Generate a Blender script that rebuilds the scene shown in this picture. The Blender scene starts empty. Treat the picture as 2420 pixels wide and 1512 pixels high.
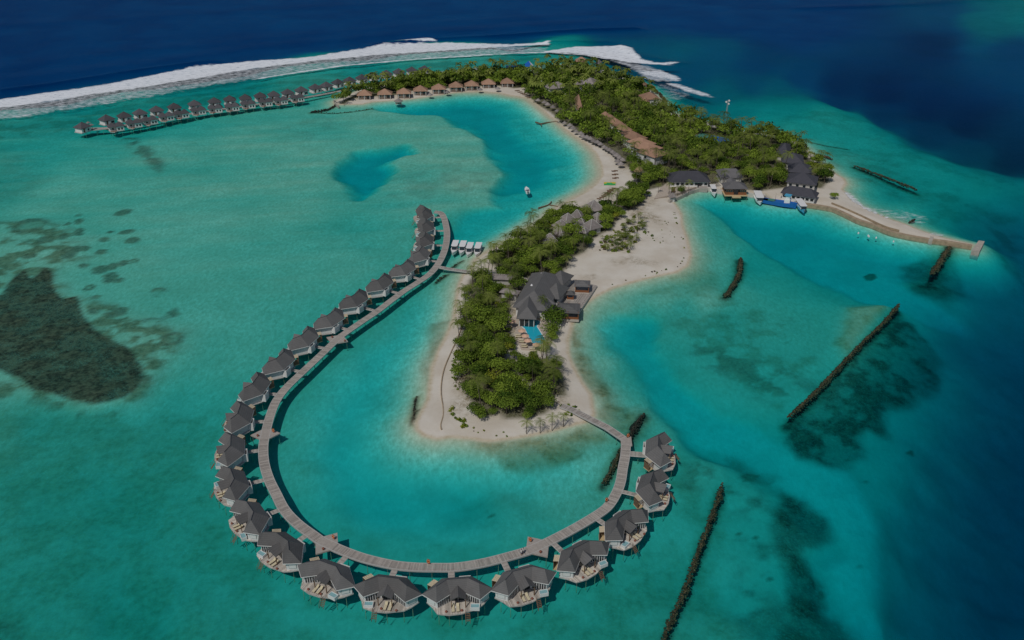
import bpy, bmesh, math, random
import numpy as np
from mathutils import Vector, Matrix
S = bpy.context.scene
R = math.radians
random.seed(7); rng = np.random.default_rng(7)

# ------------------------------------------------------------------ camera, sky, sun, exposure
H_CAM, PITCH, F_PX, W_PX, H_PX = 140.0, R(28.5), 2079.0, 2419.2, 1512.0
cam = bpy.data.cameras.new('camera'); camo = bpy.data.objects.new('camera', cam)
S.collection.objects.link(camo); S.camera = camo
camo.location = (0, 0, H_CAM); camo.rotation_euler = (R(90) - PITCH, 0, 0)
cam.sensor_width = 36; cam.lens = F_PX / W_PX * 36; cam.clip_start = 1; cam.clip_end = 60000
SUN_EL, SUN_AZ = R(53), R(28)          # light travels towards azimuth 28 deg right of the view
w = bpy.data.worlds.new('World'); S.world = w; w.use_nodes = True
nt = w.node_tree; nt.nodes.clear()
sk = nt.nodes.new('ShaderNodeTexSky'); sk.sky_type = 'NISHITA'; sk.sun_disc = False
sk.sun_elevation = SUN_EL; sk.sun_rotation = SUN_AZ + math.pi
bg = nt.nodes.new('ShaderNodeBackground'); bg.inputs[1].default_value = 0.085
wo = nt.nodes.new('ShaderNodeOutputWorld')
nt.links.new(sk.outputs[0], bg.inputs[0]); nt.links.new(bg.outputs[0], wo.inputs[0])
sl = bpy.data.lights.new('sun', 'SUN'); sl.energy = 3.6; sl.angle = R(0.5); sl.color = (1.0, .955, .89)
slo = bpy.data.objects.new('sun', sl); S.collection.objects.link(slo)
ld = Vector((math.sin(SUN_AZ) * math.cos(SUN_EL), math.cos(SUN_AZ) * math.cos(SUN_EL), -math.sin(SUN_EL)))
slo.rotation_euler = ld.to_track_quat('-Z', 'Y').to_euler(); slo.location = (0, 0, 300)
S.view_settings.view_transform = 'Standard'; S.view_settings.look = 'None'
S.view_settings.exposure = -0.93; S.view_settings.gamma = 1; S.view_settings.use_curve_mapping = False
S.render.engine = 'CYCLES'
S.cycles.max_bounces = 8; S.cycles.transparent_max_bounces = 16; S.cycles.diffuse_bounces = 2
S.cycles.glossy_bounces = 2; S.cycles.transmission_bounces = 4; S.cycles.volume_bounces = 0

# ------------------------------------------------------------------ surveyed points -> places on the ground
CP, SP = math.cos(PITCH), math.sin(PITCH)
def G(u, v, z=0.0):
    x = (u - W_PX / 2) / F_PX; y = (H_PX / 2 - v) / F_PX
    t = (z - H_CAM) / (-SP + y * CP)
    return Vector((x * t, (CP + y * SP) * t, z))
def UV(X, Y):                       # inverse for z = 0 (numpy)
    fw = Y * CP + H_CAM * SP; up = Y * SP - H_CAM * CP
    return W_PX / 2 + F_PX * X / fw, H_PX / 2 - F_PX * up / fw
def pxm(u, v, z=0.0):               # metres -> survey pixels at that place
    p = G(u, v, z); return F_PX / (p.y * CP + (H_CAM - z) * SP)

# ------------------------------------------------------------------ object helpers
def tag(o, label=None, cat=None, group=None, kind=None):
    if label: o['label'] = label
    if cat: o['category'] = cat
    if group: o['group'] = group
    if kind: o['kind'] = kind
    return o
def empty(name, loc, rz=0, label=None, cat=None, group=None):
    o = bpy.data.objects.new(name, None); S.collection.objects.link(o)
    o.location = loc; o.rotation_euler = (0, 0, rz); o.empty_display_size = .2
    return tag(o, label, cat, group)
def link(name, me, parent=None, loc=(0, 0, 0), rz=0, kind=None):
    o = bpy.data.objects.new(name, me); S.collection.objects.link(o)
    o.location = loc; o.rotation_euler = (0, 0, rz)
    if parent is not None: o.parent = parent
    if kind: o['kind'] = kind
    return o
class MB:
    def __init__(s): s.v = []; s.f = []; s.m = []
    def add(s, vs, fs, m=0):
        b = len(s.v); s.v += [tuple(p) for p in vs]
        s.f += [tuple(i + b for i in f) for f in fs]; s.m += [m] * len(fs); return s
    def box(s, x0, x1, y0, y1, z0, z1, m=0, rz=0, c=None):
        P = [(x0, y0), (x1, y0), (x1, y1), (x0, y1)]
        if rz:
            cx, cy = c or ((x0 + x1) / 2, (y0 + y1) / 2); a, b = math.cos(rz), math.sin(rz)
            P = [(cx + (x - cx) * a - (y - cy) * b, cy + (x - cx) * b + (y - cy) * a) for x, y in P]
        return s.prism(P, z0, z1, m)
    def prism(s, P, z0, z1, m=0):
        n = len(P)
        vs = [(x, y, z0) for x, y in P] + [(x, y, z1) for x, y in P]
        fs = [tuple(range(n - 1, -1, -1)), tuple(range(n, 2 * n))] + [(i, (i + 1) % n, n + (i + 1) % n, n + i) for i in range(n)]
        return s.add(vs, fs, m)
    def bar(s, a, b, r, m=0, n=6, r2=None):
        a, b = Vector(a), Vector(b); d = (b - a).normalized(); r2 = r if r2 is None else r2
        u = d.cross(Vector((0, 0, 1))); u = u.normalized() if u.length > 1e-4 else Vector((1, 0, 0)); q = d.cross(u)
        vs = [a + (u * math.cos(t) + q * math.sin(t)) * r for t in [2 * math.pi * i / n for i in range(n)]]
        vs += [b + (u * math.cos(t) + q * math.sin(t)) * r2 for t in [2 * math.pi * i / n for i in range(n)]]
        fs = [(i, (i + 1) % n, n + (i + 1) % n, n + i) for i in range(n)] + [tuple(range(n - 1, -1, -1)), tuple(range(n, 2 * n))]
        return s.add(vs, fs, m)
    def cone(s, c, r, z0, z1, n=16, m=0, rt=0.0):
        vs = [(c[0] + r * math.cos(2 * math.pi * i / n), c[1] + r * math.sin(2 * math.pi * i / n), z0) for i in range(n)]
        if rt:
            vs += [(c[0] + rt * math.cos(2 * math.pi * i / n), c[1] + rt * math.sin(2 * math.pi * i / n), z1) for i in range(n)]
            fs = [(i, (i + 1) % n, n + (i + 1) % n, n + i) for i in range(n)] + [tuple(range(n - 1, -1, -1)), tuple(range(n, 2 * n))]
        else:
            vs.append((c[0], c[1], z1)); fs = [(i, (i + 1) % n, n) for i in range(n)] + [tuple(range(n - 1, -1, -1))]
        return s.add(vs, fs, m)
    def mesh(s, name, mats):
        me = bpy.data.meshes.new(name); me.from_pydata(s.v, [], s.f)
        for m in (mats if isinstance(mats, (list, tuple)) else [mats]): me.materials.append(m)
        me.polygons.foreach_set('material_index', s.m); me.update(); return me
def np_mesh(name, v, f, mat, attrs=None, smooth=False):
    """v (n,3), f (m,k) arrays with k = 3 or 4"""
    me = bpy.data.meshes.new(name); k = f.shape[1]
    me.vertices.add(len(v)); me.vertices.foreach_set('co', np.ascontiguousarray(v, dtype=np.float32).ravel())
    me.loops.add(f.size); me.loops.foreach_set('vertex_index', f.ravel().astype(np.int32))
    me.polygons.add(len(f)); me.polygons.foreach_set('loop_start', np.arange(0, f.size, k, dtype=np.int32))
    me.polygons.foreach_set('loop_total', np.full(len(f), k, dtype=np.int32))
    if smooth: me.polygons.foreach_set('use_smooth', np.ones(len(f), dtype=bool))
    for n, a in (attrs or {}).items():
        at = me.attributes.new(n, 'FLOAT', 'POINT'); at.data.foreach_set('value', a.astype(np.float32).ravel())
    me.materials.append(mat); me.update(calc_edges=True); me.validate(); return me

# ------------------------------------------------------------------ materials
def mat(name):
    m = bpy.data.materials.new(name); m.use_nodes = True; m.node_tree.nodes.clear()
    return m, m.node_tree.nodes, m.node_tree.links
def N(ns, t, **k):
    n = ns.new('ShaderNode' + t)
    for a, b in k.items(): setattr(n, a, b)
    return n
def solid(name, col, rough=.7, var=.15, scale=1.5, bump=0.0, obj_var=0.0, stretch=None, spec=.3, island=0.0, metallic=0.0):
    """plain surface with grain: two noises, optional per-object and per-piece variation"""
    m, ns, ls = mat(name)
    out = N(ns, 'OutputMaterial'); b = N(ns, 'BsdfPrincipled'); ls.new(b.outputs[0], out.inputs[0])
    b.inputs['Roughness'].default_value = rough; b.inputs['Specular IOR Level'].default_value = spec
    b.inputs['Metallic'].default_value = metallic
    tc = N(ns, 'TexCoord'); mp = N(ns, 'Mapping'); ls.new(tc.outputs['Object'], mp.inputs[0])
    if stretch: mp.inputs['Scale'].default_value = stretch
    n1 = N(ns, 'TexNoise'); n1.inputs['Scale'].default_value = scale; n1.inputs['Detail'].default_value = 6; n1.inputs['Roughness'].default_value = .65
    ls.new(mp.outputs[0], n1.inputs['Vector'])
    mr = N(ns, 'MapRange'); mr.inputs[1].default_value = .25; mr.inputs[2].default_value = .75
    mr.inputs[3].default_value = 1 - var; mr.inputs[4].default_value = 1 + var; ls.new(n1.outputs['Fac'], mr.inputs[0])
    fac = mr.outputs[0]
    def mul(src, amt):
        nonlocal fac
        r = N(ns, 'MapRange'); r.inputs[3].default_value = 1 - amt; r.inputs[4].default_value = 1 + amt; ls.new(src, r.inputs[0])
        q = N(ns, 'Math', operation='MULTIPLY'); ls.new(fac, q.inputs[0]); ls.new(r.outputs[0], q.inputs[1]); fac = q.outputs[0]
    if obj_var: mul(N(ns, 'ObjectInfo').outputs['Random'], obj_var)
    if island: mul(N(ns, 'NewGeometry').outputs['Random Per Island'], island)
    vm = N(ns, 'VectorMath', operation='SCALE'); vm.inputs[0].default_value = col; ls.new(fac, vm.inputs['Scale'])
    ls.new(vm.outputs[0], b.inputs['Base Color'])
    if bump:
        bp = N(ns, 'Bump'); bp.inputs['Strength'].default_value = bump; bp.inputs['Distance'].default_value = .05
        ls.new(n1.outputs['Fac'], bp.inputs['Height']); ls.new(bp.outputs[0], b.inputs['Normal'])
    return m
def roofmat(name, col, course=.35, var=.14, rough=.8):
    """roof covering: courses following the height, weathering"""
    m, ns, ls = mat(name)
    out = N(ns, 'OutputMaterial'); b = N(ns, 'BsdfPrincipled'); ls.new(b.outputs[0], out.inputs[0])
    b.inputs['Roughness'].default_value = rough; b.inputs['Specular IOR Level'].default_value = .25
    tc = N(ns, 'TexCoord'); sx = N(ns, 'SeparateXYZ'); ls.new(tc.outputs['Object'], sx.inputs[0])
    q = N(ns, 'Math', operation='MULTIPLY'); q.inputs[1].default_value = 1 / course; ls.new(sx.outputs[2], q.inputs[0])
    fr = N(ns, 'Math', operation='FRACT'); ls.new(q.outputs[0], fr.inputs[0])
    r1 = N(ns, 'MapRange'); r1.inputs[3].default_value = .88; r1.inputs[4].default_value = 1.08; ls.new(fr.outputs[0], r1.inputs[0])
    n1 = N(ns, 'TexNoise'); n1.inputs['Scale'].default_value = .45; n1.inputs['Detail'].default_value = 9; n1.inputs['Roughness'].default_value = .75
    ls.new(N(ns, 'NewGeometry').outputs['Position'], n1.inputs['Vector'])
    r2 = N(ns, 'MapRange'); r2.inputs[1].default_value = .3; r2.inputs[2].default_value = .7; r2.inputs[3].default_value = 1 - var; r2.inputs[4].default_value = 1 + var
    ls.new(n1.outputs['Fac'], r2.inputs[0])
    oi = N(ns, 'ObjectInfo'); r3 = N(ns, 'MapRange'); r3.inputs[3].default_value = .84; r3.inputs[4].default_value = 1.2; ls.new(oi.outputs['Random'], r3.inputs[0])
    a = N(ns, 'Math', operation='MULTIPLY'); ls.new(r1.outputs[0], a.inputs[0]); ls.new(r2.outputs[0], a.inputs[1])
    c = N(ns, 'Math', operation='MULTIPLY'); ls.new(a.outputs[0], c.inputs[0]); ls.new(r3.outputs[0], c.inputs[1])
    vm = N(ns, 'VectorMath', operation='SCALE'); vm.inputs[0].default_value = col; ls.new(c.outputs[0], vm.inputs['Scale'])
    ls.new(vm.outputs[0], b.inputs['Base Color'])
    bp = N(ns, 'Bump'); bp.inputs['Strength'].default_value = .5; bp.inputs['Distance'].default_value = .05
    ls.new(fr.outputs[0], bp.inputs['Height']); ls.new(bp.outputs[0], b.inputs['Normal'])
    return m
M = {}
M['roof'] = roofmat('charcoal_shingle', (.128, .125, .124))
M['roof_dark'] = roofmat('dark_slate_shingle', (.062, .062, .075))
M['roof_far'] = roofmat('brown_grey_shingle', (.085, .082, .09))
M['roof_terra'] = roofmat('terracotta_tile', (.34, .205, .14))
M['roof_thatch'] = roofmat('grey_thatch', (.25, .222, .21), course=.5, var=.3)
M['roof_grey'] = roofmat('mid_grey_shingle', (.15, .145, .15))
M['roof_green'] = roofmat('green_sheet', (.06, .17, .13))
M['white'] = solid('white_painted_timber', (.72, .72, .70), .6, .06, 2.0)
M['grey_wall'] = solid('pale_grey_render', (.5, .49, .46), .7, .12)
M['trim'] = solid('weathered_pale_trim', (.45, .44, .42), .6, .1)
M['deck'] = solid('weathered_grey_planks', (.50, .455, .40), .75, .18, 1.2, island=.25, obj_var=.12)
M['walk'] = solid('silvered_boardwalk_planks', (.37, .335, .30), .75, .16, 1.2, island=.22)
M['slat'] = solid('pale_slats', (.72, .60, .42), .65, .1, 3)
M['taupe'] = solid('taupe_wall', (.20, .155, .125), .75, .12)
M['tan'] = solid('honey_timber', (.56, .42, .24), .65, .15, 3)
M['wood'] = solid('brown_timber', (.19, .115, .07), .6, .2, 3)
M['orange_wood'] = solid('orange_varnished_timber', (.25, .10, .045), .5, .2, 3)
M['glass'] = solid('dark_window_glass', (.02, .03, .035), .08, .1, 1, spec=.6)
def pile_mat():
    m, ns, ls = mat('concrete_pile_weedy_below_water')
    out = N(ns, 'OutputMaterial'); b = N(ns, 'BsdfDiffuse'); ls.new(b.outputs[0], out.inputs[0])
    g = N(ns, 'NewGeometry'); sx = N(ns, 'SeparateXYZ'); ls.new(g.outputs['Position'], sx.inputs[0])
    r = N(ns, 'MapRange'); r.inputs[1].default_value = -.1; r.inputs[2].default_value = .35; ls.new(sx.outputs[2], r.inputs[0])
    x = N(ns, 'Mix', data_type='RGBA'); x.inputs[6].default_value = (.34, .38, .24, 1); x.inputs[7].default_value = (.40, .38, .34, 1); ls.new(r.outputs[0], x.inputs[0]); ls.new(x.outputs[2], b.inputs[0]); return m
M['pile'] = pile_mat()
M['cushion'] = solid('cream_cushion', (.62, .55, .38), .8, .05)
M['red'] = solid('faded_red_clay', (.24, .085, .055), .6, .1)
M['orange'] = solid('orange_plastic', (.62, .20, .08), .4, .05)
M['concrete'] = solid('weathered_concrete', (.42, .38, .33), .85, .22, .8, bump=.3)
M['quay'] = solid('stained_sea_wall', (.36, .28, .19), .9, .35, .6, bump=.4)
M['paleq'] = solid('pale_quay_wall', (.58, .54, .49), .8, .15, .8)
M['paving'] = solid('pinkish_paving', (.48, .41, .34), .8, .18, .9)
M['rock'] = solid('dark_wet_rock', (.036, .029, .020), .8, .45, 1.3, island=.6)
M['rock_brown'] = solid('weedy_brown_rock', (.075, .056, .028), .8, .45, 1.3, island=.6)
M['boat_white'] = solid('white_gelcoat', (.82, .81, .80), .3, .04, spec=.5)
M['boat_blue'] = solid('bright_blue_hull_paint', (.02, .14, .46), .4, .1, spec=.5)
M['boat_cyan'] = solid('sky_blue_hull_paint', (.08, .38, .58), .4, .1, spec=.5)
M['dark'] = solid('dark_interior', (.03, .028, .03), .6, .1)
M['pool'] = solid('pool_water_blue', (.02, .42, .56), .06, .05, spec=.5)
M['spa'] = solid('plunge_pool_water', (.25, .45, .48), .06, .05, spec=.5)
M['umbrella'] = solid('peach_canvas', (.62, .40, .28), .8, .12, island=.18)
M['solar'] = solid('blue_solar_glass', (.015, .04, .10), .1, .1, spec=.6)
M['blue'] = solid('court_blue', (.01, .11, .45), .6, .08)
M['court_green'] = solid('court_green', (.07, .22, .17), .7, .12)
M['green_p'] = solid('green_plastic', (.05, .42, .12), .5, .1)
M['yellow_p'] = solid('yellow_plastic', (.7, .55, .05), .5, .1)
M['navy'] = solid('navy_cloth', (.03, .04, .09), .8, .1)
M['skin'] = solid('tanned_skin', (.36, .2, .13), .6, .05)
M['trunk'] = solid('grey_brown_bark', (.13, .105, .08), .9, .25, 4)
# ------------------------------------------------------------------ noise on the ground plane (numpy)
def vnoise(x, y, seed):
    xi = np.floor(x).astype(np.int64); yi = np.floor(y).astype(np.int64); fx = x - xi; fy = y - yi
    fx = fx * fx * (3 - 2 * fx); fy = fy * fy * (3 - 2 * fy)
    def h(a, b):
        n = (a * 374761393 + b * 668265263 + seed * 974634777) & 0xffffffff
        n = ((n ^ (n >> 13)) * 1274126177) & 0xffffffff
        return ((n ^ (n >> 16)) & 0xffff) / 65535.0
    return (h(xi, yi) * (1 - fx) + h(xi + 1, yi) * fx) * (1 - fy) + (h(xi, yi + 1) * (1 - fx) + h(xi + 1, yi + 1) * fx) * fy
def fbm(x, y, scale, seed, o=4):
    s = 0; a = 1; t = 0
    for i in range(o):
        s = s + a * vnoise(x / scale + 17.3 * i, y / scale - 9.1 * i, seed + i); t += a; a *= .55; scale *= .5
    return s / t - .5                                    # about -.5 .. .5
def sd_poly(X, Y, P):
    """signed distance, positive inside"""
    P = np.asarray(P, float); d2 = np.full(X.shape, 1e18); ins = np.zeros(X.shape, bool)
    for i in range(len(P)):
        a, b = P[i - 1], P[i]; ex, ey = b - a; wx = X - a[0]; wy = Y - a[1]
        t = np.clip((wx * ex + wy * ey) / (ex * ex + ey * ey + 1e-9), 0, 1)
        d2 = np.minimum(d2, (wx - ex * t) ** 2 + (wy - ey * t) ** 2)
        c = ((a[1] > Y) != (b[1] > Y)) & (X < (b[0] - a[0]) * (Y - a[1]) / (b[1] - a[1] + 1e-12) + a[0])
        ins ^= c
    return np.where(ins, 1, -1) * np.sqrt(d2)
def d_line(X, Y, P):
    d2 = np.full(X.shape, 1e18)
    for i in range(1, len(P)):
        a, b = np.array(P[i - 1], float), np.array(P[i], float); ex, ey = b - a; wx = X - a[0]; wy = Y - a[1]
        t = np.clip((wx * ex + wy * ey) / (ex * ex + ey * ey + 1e-9), 0, 1)
        d2 = np.minimum(d2, (wx - ex * t) ** 2 + (wy - ey * t) ** 2)
    return np.sqrt(d2)
def gp(P, z=0.0): return [tuple(G(u, v, z)[:2]) for u, v in P]
def sstep(a, b, x):
    t = np.clip((x - a) / (b - a), 0, 1); return t * t * (3 - 2 * t)

SHORE = [(1112,638),(1114,644),(1095,646),(1080,690),(1075,728),(1069,756),(1052,801),(1035,831),(1021,868),(1016,906),(1013,941),(998,970),(982,996),(983,1014),
 (1000,1028),(1030,1036),(1067,1032),(1117,1036),(1155,1042),(1205,1036),(1259,1028),(1309,1016),(1359,1002),(1384,996),(1402,981),(1399,951),(1394,931),(1372,901),
 (1354,866),(1342,838),(1342,806),(1349,771),(1364,738),(1384,715),(1409,698),(1447,680),(1497,665),(1547,653),(1597,643),(1622,628),(1632,603),(1629,583),(1619,553),
 (1612,528),(1607,503),(1594,483),(1586,470),(1609,461),(1634,450),(1657,444),(1709,449),(1747,451),(1809,458),(1830,474),(1902,480),(1959,488),(1989,500),(2027,518),
 (2064,529),(2102,544),(2139,554),(2189,563),(2239,570),(2294,582),(2297,577),(2252,567),(2209,556),(2177,545),(2139,530),(2102,518),(2052,498),(2014,475),(1989,447),
 (1998,433),(1992,421),(1975,412),(1952,393),(1932,379),(1914,362),(1902,350),(1884,334),(1857,331),(1834,320),(1815,312),(1760,312),(1700,296),(1640,280),(1592,268),
 (1566,250),(1562,238),(1550,225),(1520,200),(1480,182),(1430,167),(1390,158),(1340,152),(1290,156),(1260,165),(1230,170),(1190,170),(1150,172),(1100,174),(1060,178),
 (1000,183),(950,189),(900,199),(850,213),(800,234),(789,240),(793,247),(817,246),(855,246),(880,240),(930,237),(975,233),(1030,225),(1080,218),(1130,215),(1180,219),
 (1209,225),(1247,231),(1272,249),(1297,272),(1322,292),(1349,315),(1384,337),(1409,362),(1422,393),(1424,415),(1409,435),(1384,455),(1349,473),(1309,495),(1285,520),
 (1245,545),(1205,570),(1160,592),(1137,603),(1122,616)]
SHW = gp(SHORE)
# optical length of the water (how far light travels through it) at surveyed spots: u, v, length
LC = """0 300 8 100 330 8 0 420 6.5 200 400 5.5 400 380 5 600 330 4.5 750 300 5 850 270 4 300 500 5 500 480 4.6 700 450 4.4 700 350 4.2 950 320 3.6 1050 350 3.6 1100 420 3.2 1000 450 5.2
900 500 6.5 950 520 6 1020 470 4.5 100 480 5 100 600 4.5 300 620 4.6 450 600 5.2 650 620 5.5 800 600 5.5 850 540 7 300 760 5.2 450 760 5.4 550 800 6 100 1000 8 300 1000 8 450 1000 8.5
100 1200 9 300 1200 10 450 1200 9 0 1200 8 100 1450 9 300 1450 11 500 1450 9 700 1480 9 900 1490 9 1100 1490 9 1300 1490 9 0 1000 6.5 700 1000 7 680 1100 7.5 750 1230 9.5 900 1290 9.5
1100 1290 9.5 1250 1260 8 1380 1150 6 1450 1090 5 900 760 7.5 800 850 7.5 740 920 7.5 900 850 10 850 950 11 900 900 11.5 850 1050 12.5 900 1150 13.5 1000 1100 14 1080 1150 13.5 1000 800 11 1030 720 10 1040 690 6 1100 1100 11
1200 1130 8 1300 1100 6 1400 1060 4.5 960 950 13 930 1020 14 1100 560 9 1080 540 8 1010 850 9 990 900 10 960 980 11 980 1060 11 1060 1060 9 1450 720 3 1420 760 6 1500 750 10 1450 800 11 1520 850 13 1600 950 14.5 1700 1010 16 1800 1050 17
1380 800 3 1400 860 3.4 1440 910 4.5 1480 900 9 1480 980 4 1540 1010 7 1850 1090 18 1950 1100 20 1950 1180 19 2000 1300 20 2020 1380 21 1600 720 8 1700 750 9 1800 750 8 1900 780 8.5 1700 850 9 1800 900 10 1850 820 9 1980 760 9 1750 680 7 1680 600 5
1650 700 4 1560 690 4 1800 650 10 1700 540 7 1800 610 13 1680 500 8 1750 490 14 1850 530 17 1950 580 18 2050 620 19 2150 660 18 2250 700 18 2000 540 15 1700 470 12 1640 480 4 2100 600 17 2200 620 17
2150 590 11 2250 600 14 2300 620 27 2400 600 33 2400 700 33 2300 750 27 2400 850 34 2250 850 25 2200 950 22 2300 1000 28 2400 1000 34 2150 1050 20 2050 1120 19 2200 1150 24 2300 1200 30 2400 1200 36 2100 1300 22
2200 1350 28 2300 1400 34 2400 1400 36 2100 1480 24 2250 1500 34 1650 1100 8.5 1750 1150 11 1600 1250 9.5 1700 1300 10.5 1850 1250 12 1800 1400 12 1900 1480 13 1700 1480 9.5 1550 1480 9
1850 240 19 1950 260 11 2000 290 12 2050 330 12 2100 370 13 2200 400 14 2300 430 16 2400 470 21 1850 190 36 1900 160 50 2000 170 66 2100 180 72 2200 220 72 2300 250 72 2400 320 66 2100 240 60 2200 275 58
2300 310 52 2000 210 58 1700 100 40 1600 100 36 1650 150 42 1700 200 34 1750 250 24 1800 280 16 1900 60 50 1800 120 50 1780 180 42 1850 300 9 2050 400 10 2000 380 6 2100 450 15 2200 480 15 2300 520 22 2400 540 34 2090 490 6 2200 550 11
2150 515 6 2080 430 13 1950 350 8 0 0 60 300 0 60 600 50 60 900 30 60 1200 10 60 1500 20 60 1700 20 60 1850 60 58 2000 30 54 2200 20 44 2350 40 30 2419 30 26 2200 80 64 2400 100 48 0 100 58 0 180 46 100 170 44
300 120 48 300 150 40 600 90 48 600 110 38 900 70 46 1200 60 45 1200 85 36 1500 60 46 1500 90 38 1600 60 44 0 290 9 300 235 9 700 190 8 1000 145 8 1150 140 8 1300 130 10 -300 600 7 -300 1200 9 -300 300 9 -300 0 50
2700 300 66 2700 800 40 2700 1300 40 -300 -200 60 1200 -200 62 2700 -200 60 1200 1700 10 500 1700 10 1900 1750 20"""
LC = np.array(LC.split(), float).reshape(-1, 3)
# crisp deeper basins / channels: polygon, length, softness (m), ragged (m)
BASINS = [
 ([(872,250),(905,242),(950,240),(1000,236),(1080,226),(1150,226),(1200,236),(1235,243),(1270,262),(1295,290),(1325,315),(1352,335),(1375,362),(1388,400),(1380,428),(1352,452),(1312,474),(1280,490),
   (1250,505),(1200,540),(1170,562),(1130,590),(1090,604),(1066,600),(1066,560),(1076,522),(1100,494),(1150,487),(1190,484),(1170,470),(1166,440),(1190,420),(1195,402),(1165,380),(1145,350),(1140,322),(1100,302),(1072,296),(1065,277),(1040,263),(950,263),(900,258)], 12.5, 7, 4),
 ([(940,246),(1080,238),(1150,245),(1180,262),(1190,290),(1230,320),(1290,350),(1310,400),(1290,430),(1230,440),(1190,440),(1200,410),(1200,390),(1170,370),(1155,340),(1130,300),(1080,285),(1060,262),(960,258)], 21, 12, 7),
 ([(795,388),(825,362),(870,347),(950,343),(968,356),(935,366),(905,380),(925,400),(902,430),(872,450),(852,460),(832,430),(806,412)], 22, 10, 6),
 ([(1640,470),(1700,462),(1800,480),(1900,490),(2000,515),(2090,548),(2180,572),(2200,600),(2150,650),(2250,690),(2300,720),(2200,725),(2050,690),(1930,640),(1830,590),(1760,540),(1700,500)], 20, 5, 4),
 ([(1425,765),(1470,745),(1515,745),(1560,800),(1610,890),(1690,940),(1800,990),(1900,1050),(2000,1090),(2060,1150),(2100,1200),(2120,1350),(2160,1512),(2040,1512),(1985,1380),(1940,1290),(1990,1245),(1960,1180),(1850,1110),(1740,1060),(1640,1010),(1560,960),(1520,920),(1500,860),(1440,810)], 16.5, 6, 6),
 ([(2330,600),(2290,760),(2330,900),(2290,1100),(2250,1300),(2210,1700),(2900,1700),(2900,400),(2400,500)], 47, 75, 4),
 ([(2420,800),(2400,1100),(2370,1300),(2380,1700),(2900,1700),(2900,700)], 64, 60, 4),
 ([(-700,-150),(-700,250),(0,203),(330,152),(700,108),(1000,82),(1300,68),(1550,52),(1750,66),(1900,100),(2050,60),(2100,-150)], 58, 75, 3),
 ([(-60,700),(0,690),(40,642),(58,632),(72,655),(105,626),(128,670),(150,700),(182,692),(192,740),(240,788),(300,815),(335,865),(342,890),(290,930),(220,945),(150,930),(80,910),(-60,860)], 2.6, 8, 3),
 ([(-60,520),(60,515),(130,530),(200,560),(200,600),(120,640),(200,700),(300,740),(430,770),(425,810),(370,880),(320,940),(60,930),(-60,940)], 3.6, 20, 4),
 ([(2000,715),(2075,702),(2125,708),(2060,770),(2000,840),(1985,800)], 4.5, 8, 2),
]
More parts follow.
